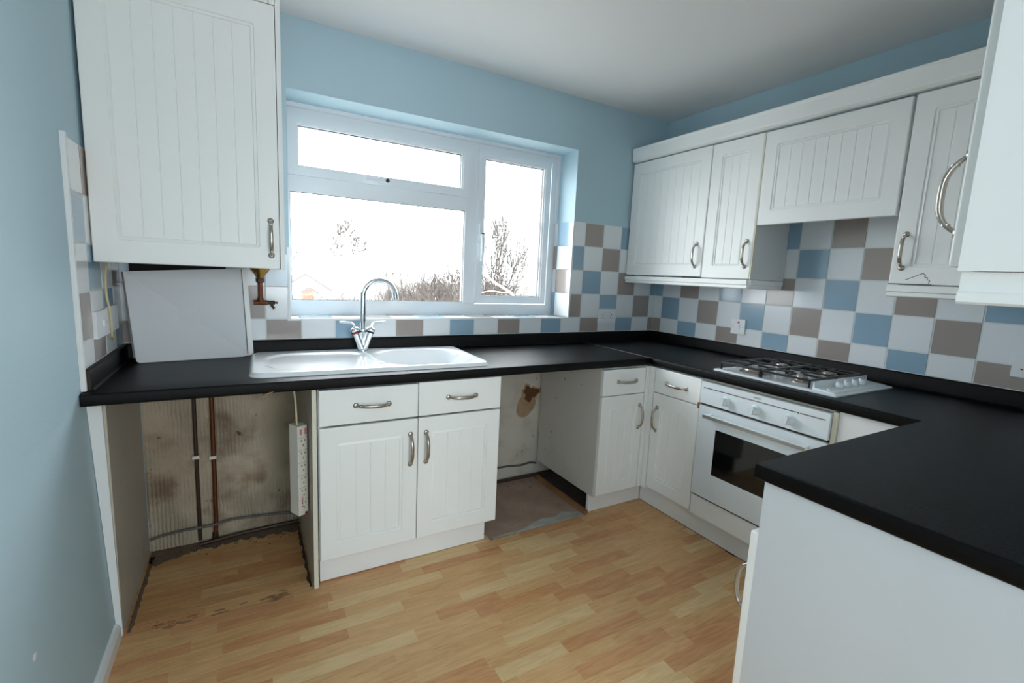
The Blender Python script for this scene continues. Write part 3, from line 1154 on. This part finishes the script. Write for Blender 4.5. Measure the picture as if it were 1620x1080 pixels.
def text(name, body, size, m, parent, loc, rot, align='CENTER'):
    c = bpy.data.curves.new(name, 'FONT')
    c.body = body
    c.size = size
    c.align_x = align
    c.align_y = 'CENTER'
    c.extrude = .0002
    o = bpy.data.objects.new(name, c)
    COL.objects.link(o)
    o.parent = parent
    o.location, o.rotation_euler = loc, rot
    dg = bpy.context.evaluated_depsgraph_get()
    me = bpy.data.meshes.new_from_object(o.evaluated_get(dg))
    bpy.data.objects.remove(o)
    me.materials.clear()
    return link(name, me, m, parent, loc, rot)


text('lettering', 'INDESIT', .0105, M['stripe'], fa, (.287, -.0303, .7905), (R(90), 0, 0))
for kx in (.142, .287, .434):
    bm = bmesh.new()
    addlathe(bm, [(0, 0), (.022, 0), (.0225, .005), (.0195, .008), (.0175, .024), (.0155, .026), (0, .026)], 24, Matrix.Rotation(R(90), 4, 'X'))
    addbox(bm, (-.005, -.034, -.0185), (.005, -.024, .0185))
    k = fin(bm, 'knob', M['enamel'], fa, loc=(kx, -.030, .739), rot=(0, R(8), 0), smooth=True)
od = boxes('oven_door', [((0, -.030, .238), (.100, 0, .688)), ((OW - .090, -.030, .238), (OW, 0, .688)), ((.100, -.030, .590), (OW - .090, 0, .688)), ((.100, -.030, .238), (OW - .090, 0, .366))], M['enamel'], ov)
boxes('oven_window', [((.098, -.0275, .364), (OW - .088, -.010, .592))], M['oven_glass'], od)
boxes('seal', [((.004, -.024, .6885), (OW - .004, -.004, .6995))], M['gasket'], ov)
boxes('lower_gap_strip', [((.002, -.026, .2305), (OW - .002, -.002, .2362))], M['gasket'], ov)  # dark strip filling the gap below the oven door
boxes('trim_strip', [((.002, -.028, .6885), (OW - .002, -.024, .6915))], M['steel'], ov)
hbm = boxes('handle', [((.052, -.072, .640), (.528, -.056, .660))], M['enamel'], od, bevel=.004)
boxes('handle_face', [((.054, -.0735, .6425), (.526, -.0715, .6575))], M['steel'], hbm, bevel=.0008)
boxes('handle_bracket', [((.060, -.058, .642), (.078, -.029, .658))], M['enamel'], od, bevel=.002)
boxes('handle_bracket', [((.502, -.058, .642), (.520, -.029, .658))], M['enamel'], od, bevel=.002)

# ------------------------------------------------------------------ wall cabinets
ZC0, ZC1 = 1.303, 2.014


def wall_cab(name, label, loc, rotz, w, z0, z1, dep, doors, side=None):
    t = thing(name, label, 'cabinet', loc, rotz)
    th = .016
    ms = side or M['carcass_white']
    boxes('side_panel', [((.001, .001, z0), (th, dep, z1))], ms, t, bevel=.001)
    boxes('side_panel', [((w - th, .001, z0), (w - .001, dep, z1))], ms, t, bevel=.001)
    boxes('bottom_panel', [((th, .001, z0), (w - th, dep, z0 + th))], ms, t)
    boxes('top_panel', [((th, .001, z1 - th), (w - th, dep, z1))], ms, t)
    boxes('back_panel', [((th, dep - .008, z0 + th), (w - th, dep, z1 - th))], ms, t)
    return t


XCF = -.280                                           # carcass front; doors stand proud to -.300
w1 = wall_cab('wall_cabinet', 'wide white wall cabinet in the corner by the window', (XCF, -.014, 0), R(-90), .600, ZC0 + .006, ZC1, .270, 1)
d = door(w1, .002, ZC0 + .006, .596, ZC1 - ZC0 - .002, mx=.062)
handle(d, .553, .120)
w2 = wall_cab('wall_cabinet', 'narrow white wall cabinet beside the drop front over the hob', (XCF, -.617, 0), R(-90), .300, ZC0, ZC1, .270, 1)
d = door(w2, .002, ZC0 + .002, .291, ZC1 - ZC0)
handle(d, .260, .126)
boxes('edge_strip', [((.2945, -.0195, ZC0), (.2995, 0, ZC1))], M['cream_edge'], w2)
w3 = wall_cab('extractor_cabinet', 'white wall cabinet with a wide drop-front door above the hob', (XCF, -.918, 0), R(-90), .590, 1.690, ZC1, .270, 1)
d = door(w3, .001, 1.571, .583, ZC1 - 1.571, 'flap', mx=.060, mz=.066)
w4 = wall_cab('wall_cabinet', 'narrow white wall cabinet with a cracked lower door corner', (XCF, -1.511, 0), R(-90), .300, ZC0, ZC1, .270, 1)
d = door(w4, .002, ZC0 + .002, .296, ZC1 - ZC0)
handle(d, .036, .126)
bm = bmesh.new()
for pts in ([(.054, .016), (.080, .029), (.110, .044)], [(.110, .040), (.116, .034), (.113, .028), (.124, .026), (.121, .019), (.131, .014), (.127, .006)]):
    addtube(bm, [(x, -.0003, z) for x, z in pts], .0011, 6)
fin(bm, 'crack', M['black'], d)
boxes('swollen_edge', [((.0, -.001, -.0012), (.135, .004, .0012))], M['gasket'], d)

RAILP = [(0, 0), (-.006, .004), (-.006, .018), (-.012, .022), (-.012, .046), (.006, .046), (.006, 0)]


def light_rail(label, y0, y1, ret):
    t = thing('light_rail', label, 'rail', (-.296, (y0 + y1) / 2, 1.254))
    bm = bmesh.new()
    addprism(bm, RAILP, 1, (y1 - y0) / 2, (y0 - y1) / 2)
    fin(bm, 'rail', M['door_white'], t)
    if ret:
        bm = bmesh.new()
        addprism(bm, [(-u + (y1 - y0) / 2 + .000, v) for u, v in RAILP][::1], 0, .006, .286)
        for v in bm.verts:
            v.co.y = (y1 - y0) / 2 + (v.co.y - (y1 - y0) / 2) * -1
        fin(bm, 'return_rail', M['door_white'], t)
    return t


light_rail('white moulded rail under the two wall cabinets by the window', -.015, -.905, True)
light_rail('white moulded rail under the wall cabinet with the cracked door', -1.513, -1.810, False)

cor = [(0, 0), (-.004, 0), (-.018, .010), (-.020, .016), (-.020, .070), (-.024, .076), (-.024, .084), (.02, .084), (.02, 0)]
t = tag(prism('cornice', [(-.298 + a, 2.026 + b) for a, b in cor], 1, -2.06, -.014, M['door_white']),
        'long white cornice along the tops of the wall cabinets over the hob', 'cornice')

pw = wall_cab('wall_cabinet', 'white wall cabinet above the peninsula with its plain end towards us', (-.300, -2.098, 0), R(180), 1.207, 1.312, 2.05, .298, 1, side=M['panel_white'])
boxes('end_panel', [((1.2075, .000, 1.3105), (1.2115, .298, 2.055))], M['panel_white'], pw)
d = door(pw, .600, 1.318, .592, .735)
handle(d, .572, .122)
d = door(pw, .002, 1.318, .592, .735)
bm = bmesh.new()
pwr = thing('light_rail', 'white moulded rail under the wall cabinet above the peninsula', 'rail', (-1.500, -2.25, 1.257))
addprism(bm, [(0, 0), (-.005, .004), (-.005, .018), (0, .022), (0, .0525), (.014, .0525), (.014, 0)], 1, -.149, .150)
fin(bm, 'rail', M['door_white'], pwr)
bm = bmesh.new()
addprism(bm, [(.150, .0), (.155, .004), (.155, .018), (.150, .022), (.150, .0525), (.137, .0525), (.137, 0)], 0, .0145, 1.19)
fin(bm, 'return_rail', M['door_white'], pwr)

# boiler cupboard on the left
bc = thing('boiler_cupboard', 'tall white wall cupboard in the left corner over the worktop', 'cabinet', (-2.968, -.362, 0))
boxes('side_panel', [((.001, .001, 1.252), (.017, .350, 2.334))], M['panel_white'], bc, bevel=.001)
boxes('side_panel', [((.556, -.018, 1.250), (.572, .352, 2.334))], M['panel_white'], bc, bevel=.0015)
boxes('back_panel', [((.017, .335, 1.60), (.556, .345, 2.334))], M['carcass_white'], bc)
boxes('shelf', [((.017, .02, 1.60), (.556, .335, 1.616))], M['carcass_white'], bc)
d = door(bc, .002, 1.252, .552, .934, mx=.066, mz=.076)
handle(d, .523, .115)
boxes('top_panel', [((.002, -.018, 2.189), (.534, 0, 2.334))], M['door_white'], bc, bevel=.002)
boxes('side_filler', [((.536, -.018, 2.189), (.554, 0, 2.334))], M['door_white'], bc, bevel=.002)
bo = thing('boiler', 'dark underside of the wall boiler inside the left cupboard', 'boiler', (-2.69, -.16, 1.26))
boxes('casing', [((-.235, -.15, .02), (.235, .14, .32))], M['casing_and_gap_dark'], bo, bevel=.006)
boxes('slit_shade_sheet', [((-.245, .140, -.070), (.085, .152, .025))], M['casing_and_gap_dark'], bo, bevel=.001)  # thin dark sheet standing in for the shade in the slit above the boards

# loose white boards leaning on the wall under the cupboard
def board(name, label, bl, br, tl, tr, th, m, bottom_round=.012, edge=None, bands=()):
    bl, br, tl, tr = (Vector(v) for v in (bl, br, tl, tr))
    nrm = (br - bl).cross(tl - bl).normalized()
    if nrm.y > 0:
        nrm = -nrm
    org = (bl + br) / 2
    bm = bmesh.new()
    ux, uz = (br - bl).normalized(), (tl - bl).normalized()
    r = bottom_round
    pts = [bl + uz * r, bl + uz * r * .3 + ux * r * .3, bl + ux * r, br - ux * r, br - ux * r * .3 + uz * r * .3, br + uz * r, tr, tl]
    A = [bm.verts.new(p - org) for p in pts]
    B = [bm.verts.new(p - nrm * th - org) for p in pts]
    bm.faces.new(A)
    bm.faces.new(B[::-1])
    for i in range(len(pts)):
        bm.faces.new((A[i], B[i], B[(i + 1) % len(pts)], A[(i + 1) % len(pts)])).material_index = 1
    o = fin(bm, name, [m, edge or m], loc=org, bevel=.0012)
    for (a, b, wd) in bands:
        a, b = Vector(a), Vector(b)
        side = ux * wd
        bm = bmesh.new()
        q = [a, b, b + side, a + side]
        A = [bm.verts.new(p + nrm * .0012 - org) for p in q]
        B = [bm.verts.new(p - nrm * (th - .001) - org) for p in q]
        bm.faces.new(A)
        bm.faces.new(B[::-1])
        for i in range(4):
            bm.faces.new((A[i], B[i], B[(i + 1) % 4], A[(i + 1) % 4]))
        fin(bm, 'gap_shade_strip', M['black'], o)  # black strip standing in for the shaded gap along the board's edge
    return tag(o, label, 'board')


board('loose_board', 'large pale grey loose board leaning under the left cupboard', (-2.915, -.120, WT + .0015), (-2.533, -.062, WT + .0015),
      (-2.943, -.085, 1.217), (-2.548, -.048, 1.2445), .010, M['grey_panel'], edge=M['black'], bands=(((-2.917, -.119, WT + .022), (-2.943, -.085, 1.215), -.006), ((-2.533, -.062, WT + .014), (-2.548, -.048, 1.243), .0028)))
board('loose_board', 'second loose board behind the grey one, its cream edge beside the sink', (-2.86, -.094, WT + .0015), (-2.508, -.036, WT + .0015),
      (-2.90, -.060, 1.21), (-2.526, -.022, 1.2465), .012, M['panel_white'], edge=M['cream_edge'])

# ------------------------------------------------------------------ sockets and switches
def faceplate(name, label, cat, loc, rotz, w, h, depth=.009, box_depth=0.0, m=None):
    t = thing(name, label, cat, loc, rotz)
    if box_depth:
        boxes('back_box', [((.002, -box_depth, .002), (w - .002, 0, h - .002))], m or M['plug_white'], t, bevel=.003)
    bm = bmesh.new()
    addbox(bm, (0, -box_depth - depth, 0), (w, -box_depth, h))
    fin(bm, 'faceplate', m or M['plug_white'], t, bevel=.0025, seg=2)
    return t


def pins(t, x, z, y):
    boxes('socket_hole', [((x - .002, y - .0006, z + .012), (x + .002, y + .0004, z + .020)), ((x - .0135, y - .0006, z - .008), (x - .0065, y + .0004, z - .004)),
                          ((x + .0065, y - .0006, z - .008), (x + .0135, y + .0004, z - .004))], M['black'], t)


ds = faceplate('double_socket', 'white double power socket on the tiles right of the window', 'socket', (-.512, -.0068, .984), 0, .150, .090)
pins(ds, .038, .038, -.009)
pins(ds, .112, .038, -.009)
for x in (.055, .095):
    boxes('rocker', [((x - .005, -.0125, .058), (x + .005, -.0088, .074))], M['plug_white'], ds, bevel=.001)
cs = faceplate('cooker_switch', 'white switch plate with red neon on the tiles left of the hob', 'switch', (-.0068, -.640, .986), R(-90), .088, .087)
boxes('rocker', [((.036, -.014, .030), (.056, -.0088, .056))], M['plug_white'], cs, bevel=.002)
boxes('neon', [((.042, -.0105, .064), (.052, -.0088, .074))], M['red'], cs, bevel=.001)
for x in (.009, .073):
    boxes('screw', [((x, -.0096, .040), (x + .006, -.0088, .046))], M['steel'], cs)
s3 = faceplate('double_socket', 'white double power socket on the right wall behind the peninsula', 'socket', (-.0068, -1.834, .977), R(-90), .148, .087)
pins(s3, .038, .036, -.009)
pins(s3, .110, .036, -.009)
for x in (.055, .093):
    boxes('rocker', [((x - .005, -.0125, .056), (x + .005, -.0088, .072))], M['plug_white'], s3, bevel=.001)
b1 = faceplate('fused_switch', 'white surface-mounted switch box nearest on the left tiles', 'switch', (XL + .0068, -.432, 1.001), R(90), .168, .088, .0110)
boxes('rocker', [((.072, -.0160, .034), (.094, -.0108, .058))], M['plug_white'], b1, bevel=.002)
for x in (.040, .124):
    boxes('screw', [((x, -.0118, .041), (x + .006, -.0108, .047))], M['steel'], b1)
b2 = faceplate('fused_switch', 'white surface-mounted box behind the cream cable on the left tiles', 'switch', (XL + .0068, -.255, 1.003), R(90), .125, .090, .0105)
tag(tube('cable', [(XL + .018, -.235, 1.262), (XL + .018, -.255, 1.235), (XL + .018, -.282, 1.205), (XL + .018, -.288, 1.17), (XL + .018, -.284, 1.13), (XL + .0215, -.276, 1.09),
                   (XL + .0225, -.272, 1.06), (XL + .0225, -.266, 1.02), (XL + .020, -.2595, .992), (XL + .014, -.235, .976), (XL + .0135, -.205, .978), (XL + .012, -.185, .962)], .0035, M['cable_cream'], n=8),
    'cream cable hanging from the cupboard down the left tiles', 'cable')

# ------------------------------------------------------------------ pipes
def pipe_thing(name, label, cat='pipe', loc=(0, 0, 0)):
    return thing(name, label, cat, loc)


p1 = pipe_thing('copper_pipe', 'dark upright copper pipe nearest the left panel, below the worktop', loc=(-2.745, -.024, .012))
tube('pipe', [(0, 0, .006), (.001, 0, .10), (.001, 0, .395), (.002, 0, .806)], .0078, M['copper_dark'], p1)
p2 = pipe_thing('copper_pipe', 'reddish upright copper pipe nearest the extension lead, below the worktop', loc=(-2.682, -.024, .012))
tube('pipe', [(-.004, 0, .012), (.001, 0, .10), (.003, 0, .40), (.004, 0, .806)], .0095, M['copper'], p2)
for p, dz in ((p1, .400), (p2, .390)):
    boxes('pipe_clip', [((-.013, -.012, dz - .007), (.013, .013, dz + .007))], M['old_plastic'], p, bevel=.002)
lathe('elbow', [(.012, -.014), (.012, .014), (.009, .016)], M['copper_dark'], p2, loc=(-.004, 0, .014), n=12)
tag(tube('grey_conduit', [(-2.926, -.020, .060), (-2.88, -.022, .072), (-2.80, -.022, .078), (-2.70, -.041, .085), (-2.62, -.022, .088), (-2.50, -.020, .080), (-2.40, -.02, .070), (-2.336, -.02, .062)],
         .0062, M['grey_cable'], n=8), 'grey cable sagging along the rough wall in the left gap', 'cable')
tag(tube('copper_pipe', [(-2.745, -.050, .010), (-2.69, -.046, .0115), (-2.60, -.036, .016), (-2.45, -.03, .018), (-2.336, -.028, .018)], .0085, M['copper_dark'], n=10),
    'low dark pipe along the floor at the back of the left gap', 'pipe')
tag(tube('grey_conduit', [(-1.532, -.020, .108), (-1.40, -.022, .106), (-1.25, -.020, .100), (-1.15, -.020, .098), (-1.06, -.020, .088), (-.99, -.020, .097), (-.945, -.020, .086)],
         .0062, M['grey_cable'], n=8), 'grey cable along the wall in the bare floored gap', 'cable')
tag(tube('copper_pipe', [(-1.534, -.030, .012), (-1.20, -.030, .014), (-.945, -.034, .017), (-.80, -.036, .02)], .0105, M['copper_dark'], n=10),
    'low dark pipe at the back of the bare floored gap', 'pipe')

bp = pipe_thing('boiler_drain_pipe', 'copper and brass boiler drain pipe with a drain cock beside the window', 'pipe', (-2.475, -.046, 1.098))
lathe('brass_funnel', [(.014, .108), (.017, .118), (.024, .128), (.036, .142), (.040, .152), (.041, .172), (.030, .190), (.015, .200), (0, .200)], M['brass'], bp)
lathe('nut', [(0, .088), (.012, .088), (.0165, .092), (.0165, .106), (.012, .110), (0, .11)], M['copper_dark'], bp, n=6)
tube('pipe', [(0, 0, .0), (0, 0, .09)], .0098, M['copper'], bp, n=14)
bm = bmesh.new()
addtube(bm, [(-.028, 0, 0), (.028, 0, 0)], .0105, 14)
addtube(bm, [(0, 0, 0), (0, 0, .022)], .0125, 14)
fin(bm, 'tee', M['copper'], bp, smooth=True)
bm = bmesh.new()
addtube(bm, [(.024, 0, 0), (.056, 0, 0)], .0085, 12)
addtube(bm, [(.056, 0, 0), (.068, 0, 0)], .0045, 8)
addtube(bm, [(.040, -.002, -.004), (.053, -.006, -.028)], [.0065, .0060], 10)
fin(bm, 'drain_cock', M['copper_dark'], bp, smooth=True)
tube('wall_pipe', [(-.019, .004, 0), (-.019, .020, 0), (-.019, .038, 0)], .009, M['copper'], bp)

# ------------------------------------------------------------------ extension lead hanging on the end panel
el = thing('extension_lead', 'white multi-way extension lead hanging on the panel left of the sink cabinet', 'extension lead', (-2.3495, -.44, .275), R(0))
rotl = (R(1.5), 0, R(12))
body = bpy.data.objects.new('body', None)
bpy.data.objects.remove(body)
bm = bmesh.new()
addprism(bm, [(-.052, -.030), (-.050, -.033), (-.004, -.033), (0, -.030), (0, .030), (-.052, .030)], 2, 0, .372)
eb = fin(bm, 'body', M['old_plastic'], el, bevel=.0025, loc=(0, 0, 0))
eb.scale = (.80, .92, 1)
bm = bmesh.new()
for k in range(6):
    z = .040 + k * .052
    for a in ((-.016, 0.012), (-.034, 0.012), (-.0245, -.008)):
        addbox(bm, (a[0] - .0018, -.0336, z + a[1] - .004), (a[0] + .0018, -.0326, z + a[1] + .004))
fin(bm, 'socket_hole', M['black'], eb)
bm = bmesh.new()
for k in range(1, 7):
    addbox(bm, (-.050, -.0333, .012 + k * .052), (-.001, -.0328, .0128 + k * .052))
fin(bm, 'joint_line', M['gasket'], eb)
boxes('warning_label', [((-.042, -.0335, .335), (-.030, -.0329, .358)), ((-.016, -.0335, .335), (-.006, -.0329, .360)), ((-.036, -.0335, .046), (-.030, -.0329, .078)),
                        ((-.038, -.0335, .034), (-.028, -.0329, .040))], mat('faded_red_print', rgb(196, 130, 130), .6), eb)
boxes('neon', [((-.020, -.034, -.001), (-.006, -.0322, .010))], M['red'], eb, bevel=.001)
tube('flex', [(-.026, 0, .370), (-.026, .001, .40), (-.022, .012, .46), (-.018, .030, .52), (-.020, .06, .540)], .0040, M['cable_cream'], el, n=8)
el.rotation_euler = (0, 0, R(27))

# ------------------------------------------------------------------ debris at the floor edges
bm = bmesh.new()
rr = random.Random(3)


def crumb(x, y, s):
    m4 = Matrix.Translation((x, y, s * .35)) @ Matrix.Rotation(rr.uniform(0, 3), 4, 'Z') @ Matrix.Diagonal((s, s * rr.uniform(.5, 1), s * .45, 1))
    bmesh.ops.create_icosphere(bm, subdivisions=1, radius=1, matrix=m4)


for i in range(230):
    crumb(rr.uniform(-2.92, -2.34), -.055 - abs(rr.gauss(0, .035)), rr.uniform(.0012, .0045))
for i in range(60):
    crumb(-2.338 - abs(rr.gauss(0, .004)), rr.uniform(-.56, -.06), rr.uniform(.0015, .005))
for i in range(50):
    crumb(-2.922 + abs(rr.gauss(0, .004)), rr.uniform(-.54, -.06), rr.uniform(.001, .004))
for i in range(40):
    crumb(-2.80 + rr.gauss(0, .05), -.54 + rr.gauss(0, .015), rr.uniform(.0008, .0025))
for i in range(60):
    crumb(rr.uniform(-1.52, -.97), -.06 - abs(rr.gauss(0, .02)), rr.uniform(.001, .004))
tag(fin(bm, 'rubble', M['dirt']), 'dust and plaster crumbs along the floor edges of the two gaps', 'debris', kind='stuff')

M['dust'] = mat('grey_dust', rgb(112, 96, 78), .95, bump=.4, bscale=150, var=.6, vscale=30)
rr = random.Random(11)

M['smudge'] = mat('floor_smudge', rgb(158, 120, 84), .8, var=.5, vscale=40)


def film(pts, m):
    bm = bmesh.new()
    addprism(bm, pts, 2, .0002, .0012)
    return fin(bm, 'dust_film', m, floor)


nn = 40
film([(-2.924, -.012)] + [(-2.924 + .588 * i / nn, -.055 - .025 * rr.random() - (.05 * math.exp(-((i - 3) / 5) ** 2)) - .02 * math.sin(i * .7) ** 2) for i in range(nn + 1)] + [(-2.336, -.012)], M['dust'])
film([(-2.336, -.06)] + [(-2.342 - .010 * rr.random(), -.06 - .49 * i / 24) for i in range(25)] + [(-2.336, -.552)], M['dirt'])
film([(-2.922, -.06), (-2.922, -.54)] + [(-2.912 + .008 * rr.random(), -.54 + .48 * i / 24) for i in range(25)], M['dust'])
for i in range(26):
    cx_, cy_ = -2.84 + rr.random() * .44, -.555 + rr.gauss(0, .010)
    r_ = rr.uniform(.003, .010)
    film([(cx_ + r_ * 2.2 * math.cos(t) * rr.uniform(.7, 1.2), cy_ + r_ * .55 * math.sin(t) * rr.uniform(.7, 1.2)) for t in [2 * PI * k / 9 for k in range(9)]], M['smudge'])

# ------------------------------------------------------------------ outside
GZ = -3.8
gmat = mat('winter_grass', rgb(150, 148, 142), .95, var=.5, vscale=.3)
struct(box('ground', (-120, .6, GZ - .3), (160, 190, GZ), gmat, bevel=0), 'pale winter ground far below the window')
M['render'] = mat('pale_render', rgb(238, 238, 236), .9)
M['roof'] = mat('roof_tiles', rgb(88, 88, 93), .9, var=.3, vscale=2)
M['brick'] = mat('orange_brick', rgb(188, 122, 92), .9, var=.3, vscale=3)
M['out_glass'] = mat('far_glass', rgb(150, 165, 175), .1)
M['bark'] = mat('grey_bark', rgb(78, 72, 68), .9, var=.4, vscale=3)
M['twig'] = mat('brown_twig', rgb(84, 76, 71), .9, var=.3, vscale=2)
M['birch'] = mat('pale_bark', rgb(205, 200, 194), .8, var=.3, vscale=6)
M['hedge'] = mat('hedge_leaf', rgb(84, 74, 70), .9, var=.4, vscale=4)


def house(name, label, loc, w, d, h, roofh, win_rects, rotz=0.0, mw=None, chim=False):
    t = thing(name, label, 'house', loc, rotz)
    boxes('wall', [((-w / 2, -d / 2, 0), (w / 2, d / 2, h))], mw or M['render'], t)
    if roofh:
        bm = bmesh.new()
        e = .35
        addprism(bm, [(-w / 2 - e, h - .12), (0, h + roofh), (w / 2 + e, h - .12), (w / 2 + e, h - .3), (0, h + roofh - .22), (-w / 2 - e, h - .3)], 1, -d / 2 - .35, d / 2 + .3)
        fin(bm, 'roof', M['roof'], t)
        bm = bmesh.new()
        addprism(bm, [(-w / 2, h), (w / 2, h), (0, h + roofh - .24)], 1, -d / 2, d / 2)
        fin(bm, 'gable', mw or M['render'], t)
        for s_ in (-1, 1):
            bm = bmesh.new()
            addprism(bm, [(0, h + roofh + .02), (s_ * (w / 2 + e), h - .10), (s_ * (w / 2 + e), h - .34), (0, h + roofh - .26)], 1, -d / 2 - .42, -d / 2 - .36)
            fin(bm, 'bargeboard', M['twig'], t)
    else:
        boxes('roof', [((-w / 2 - .2, -d / 2 - .2, h), (w / 2 + .2, d / 2 + .2, h + .25))], M['render'], t)
    for x, z, ww, wh in win_rects:
        f = boxes('window', [((x - ww / 2, -d / 2 - .06, z), (x + ww / 2, -d / 2, z + wh))], M['render'], t)
        boxes('pane', [((x - ww / 2 + .1, -d / 2 - .07, z + .1), (x + ww / 2 - .1, -d / 2 - .055, z + wh - .1))], M['out_glass'], f)
    if chim:
        boxes('chimney', [((.6, -.3, h + roofh * .5), (1.2, .3, h + roofh + .9))], M['brick'], t)
    return t


house('house', 'small white gabled house seen at the left of the window', (3.4, 59, GZ), 5.0, 8, 2.5, 1.75, [(-1.2, .9, .7, 1.0), (-.3, .9, .7, 1.0)])
house('brick_extension', 'orange brick extension beside the small gabled house', (2.85, 48, GZ), .85, 3, 2.75, .35, [], mw=M['brick'])
house('long_building', 'long pale building behind the bare hedge outside', (11.2, 73, GZ), 9.5, 6, 5.5, 0, [(-2.5, 2.6, 1.3, 1.2), (1.2, 2.6, 1.3, 1.2)])


RMIN = [.005]


def grow(bm, p, d, ln, r, depth, rng, spread=.5, up=.12, sides=5, kids=(2, 3), curve=.25):
    n = 4
    pts, rad = [p.copy()], [r]
    dd = d.normalized()
    q = p.copy()
    nodes = []
    for i in range(n):
        dd = (dd + Vector((rng.gauss(0, curve * .4), rng.gauss(0, curve * .4), up * .3 + rng.gauss(0, curve * .2)))).normalized()
        q = q + dd * (ln / n)
        pts.append(q.copy())
        rad.append(max(RMIN[0], r * (1 - .45 * (i + 1) / n)))
        nodes.append((q.copy(), dd.copy(), rad[-1]))
    addtube(bm, pts, rad, sides if depth > 2 else 3, caps=False)
    if depth <= 0:
        return
    for k in range(rng.randint(*kids) + (1 if depth > 2 else 0)):
        nq, nd, nr = nodes[min(n - 1, rng.randint(1, n - 1) if k else n - 1)]
        side = Vector((rng.gauss(0, 1), rng.gauss(0, 1), rng.gauss(0, .5))).normalized()
        grow(bm, nq, (nd + side * spread + Vector((0, 0, up))).normalized(), ln * rng.uniform(.58, .82), nr * rng.uniform(.55, .8), depth - 1, rng, spread, up, sides, kids, curve)


def tree(name, label, loc, h, r, seed, m, depth=5, stems=1, spread=.55, group=None, up=.12, kids=(2, 3), lean=0.0, first=.36, rmin=.005):
    rng = random.Random(seed)
    RMIN[0] = rmin
    t = thing(name, label, 'tree' if stems == 1 else 'shrub', loc, 0, group)
    for s in range(stems):
        bm = bmesh.new()
        d = Vector((rng.gauss(lean, .28 if stems > 1 else .05), rng.gauss(0, .28 if stems > 1 else .05), 1))
        grow(bm, Vector((rng.gauss(0, .25), rng.gauss(0, .25), -.05)) if stems > 1 else Vector((0, 0, -.05)), d, h * first, r, depth, rng, spread, up, 6, kids)
        fin(bm, 'trunk_and_branches' if stems == 1 else 'stem', m, t, smooth=True)
    return t


tree('bare_tree', 'large bare tree standing behind the long pale building', (10.8, 80, GZ), 13, .30, 4, M['twig'], 6, rmin=.034, spread=.95, kids=(2, 3), up=.2)
tree('bare_tree', 'bare tree behind the small gabled house', (3.6, 70, GZ), 8.6, .18, 9, M['twig'], 6, rmin=.016)
tree('bare_tree', 'bare grey tree with spreading limbs right of the tap spout', (4.7, 21, GZ), 6.6, .11, 12, M['bark'], 6, spread=.6, first=.5)
tree('bare_tree', 'tall dense bare tree behind the right window pane', (7.35, 17.5, GZ), 7.2, .12, 15, M['bark'], 6, spread=.42, up=.2, kids=(3, 3), first=.42)
tree('birch_tree', 'pale-barked birch in front of the darker tree in the right pane', (6.1, 12.2, GZ), 6.4, .085, 22, M['birch'], 4, spread=.5, up=.25, first=.72)
nt = thing('bare_tree', 'nearest tree, a pale bent limb crossing the right window pane', 'tree', (3.75, 8.2, GZ))
bm = bmesh.new()
addtube(bm, [(.2, 0, -.05), (.12, 0, 2.0), (0, 0, 3.9), (-.12, -.03, 4.4), (-.36, -.1, 4.62), (-.75, -.1, 4.82), (-1.05, -.1, 4.99), (-1.3, -.1, 5.16)], [.10, .085, .06, .045, .030, .026, .020, .014], 8)
addtube(bm, [(-1.05, -.1, 4.99), (-1.1, -.1, 5.15), (-1.16, -.12, 5.4), (-1.2, -.14, 5.6)], [.016, .013, .010, .006], 6)
addtube(bm, [(-.36, -.1, 4.62), (-.6, -.12, 4.62), (-.95, -.12, 4.66), (-1.25, -.12, 4.60)], [.014, .012, .010, .006], 6)
fin(bm, 'trunk_and_branches', M['birch'], nt, smooth=True)
sh = [(4.5, 23.5, 4.1), (5.4, 23, 4.3), (6.2, 22.5, 4.6), (7.0, 22, 4.8), (7.8, 21.5, 5.1), (7.6, 19.5, 4.6), (8.6, 18.5, 4.8), (5.9, 20.5, 4.2), (6.7, 18.6, 5.2), (7.2, 18.2, 5.6), (8.1, 17.2, 5.0)]
bm = bmesh.new()
RMIN[0] = .006
for i, (x, yv, hh) in enumerate(sh):
    rng = random.Random(40 + i)
    for k in range(3):
        d = Vector((rng.gauss(0, .28), rng.gauss(0, .28), 1))
        grow(bm, Vector((x + rng.gauss(0, .25), yv - 20 + rng.gauss(0, .25), -.05)), d, hh * .42, .045, 5, rng, .55, .12, 6, (2, 3))
tag(fin(bm, 'thicket', M['twig'], loc=(0, 20, GZ), smooth=True), 'thicket of bare brown winter shrubs outside the lower window pane', 'thicket', kind='stuff')
rng = random.Random(77)
RMIN[0] = .006
bm = bmesh.new()
for i in range(240):
    x = rng.uniform(.6, 5.4)
    p = Vector((x, 27 + rng.uniform(-.4, .4), 0))
    grow(bm, p - Vector((0, 0, .05)), Vector((rng.gauss(0, .05), rng.gauss(0, .05), 1)), 1.78 + rng.uniform(0, .3), .03, 2, rng, .6, .1, 3, (2, 2))
hd = fin(bm, 'hedge', M['hedge'], loc=(0, 0, GZ))
tag(hd, 'low bare brown hedge in front of the long pale building', 'hedge', kind='stuff')
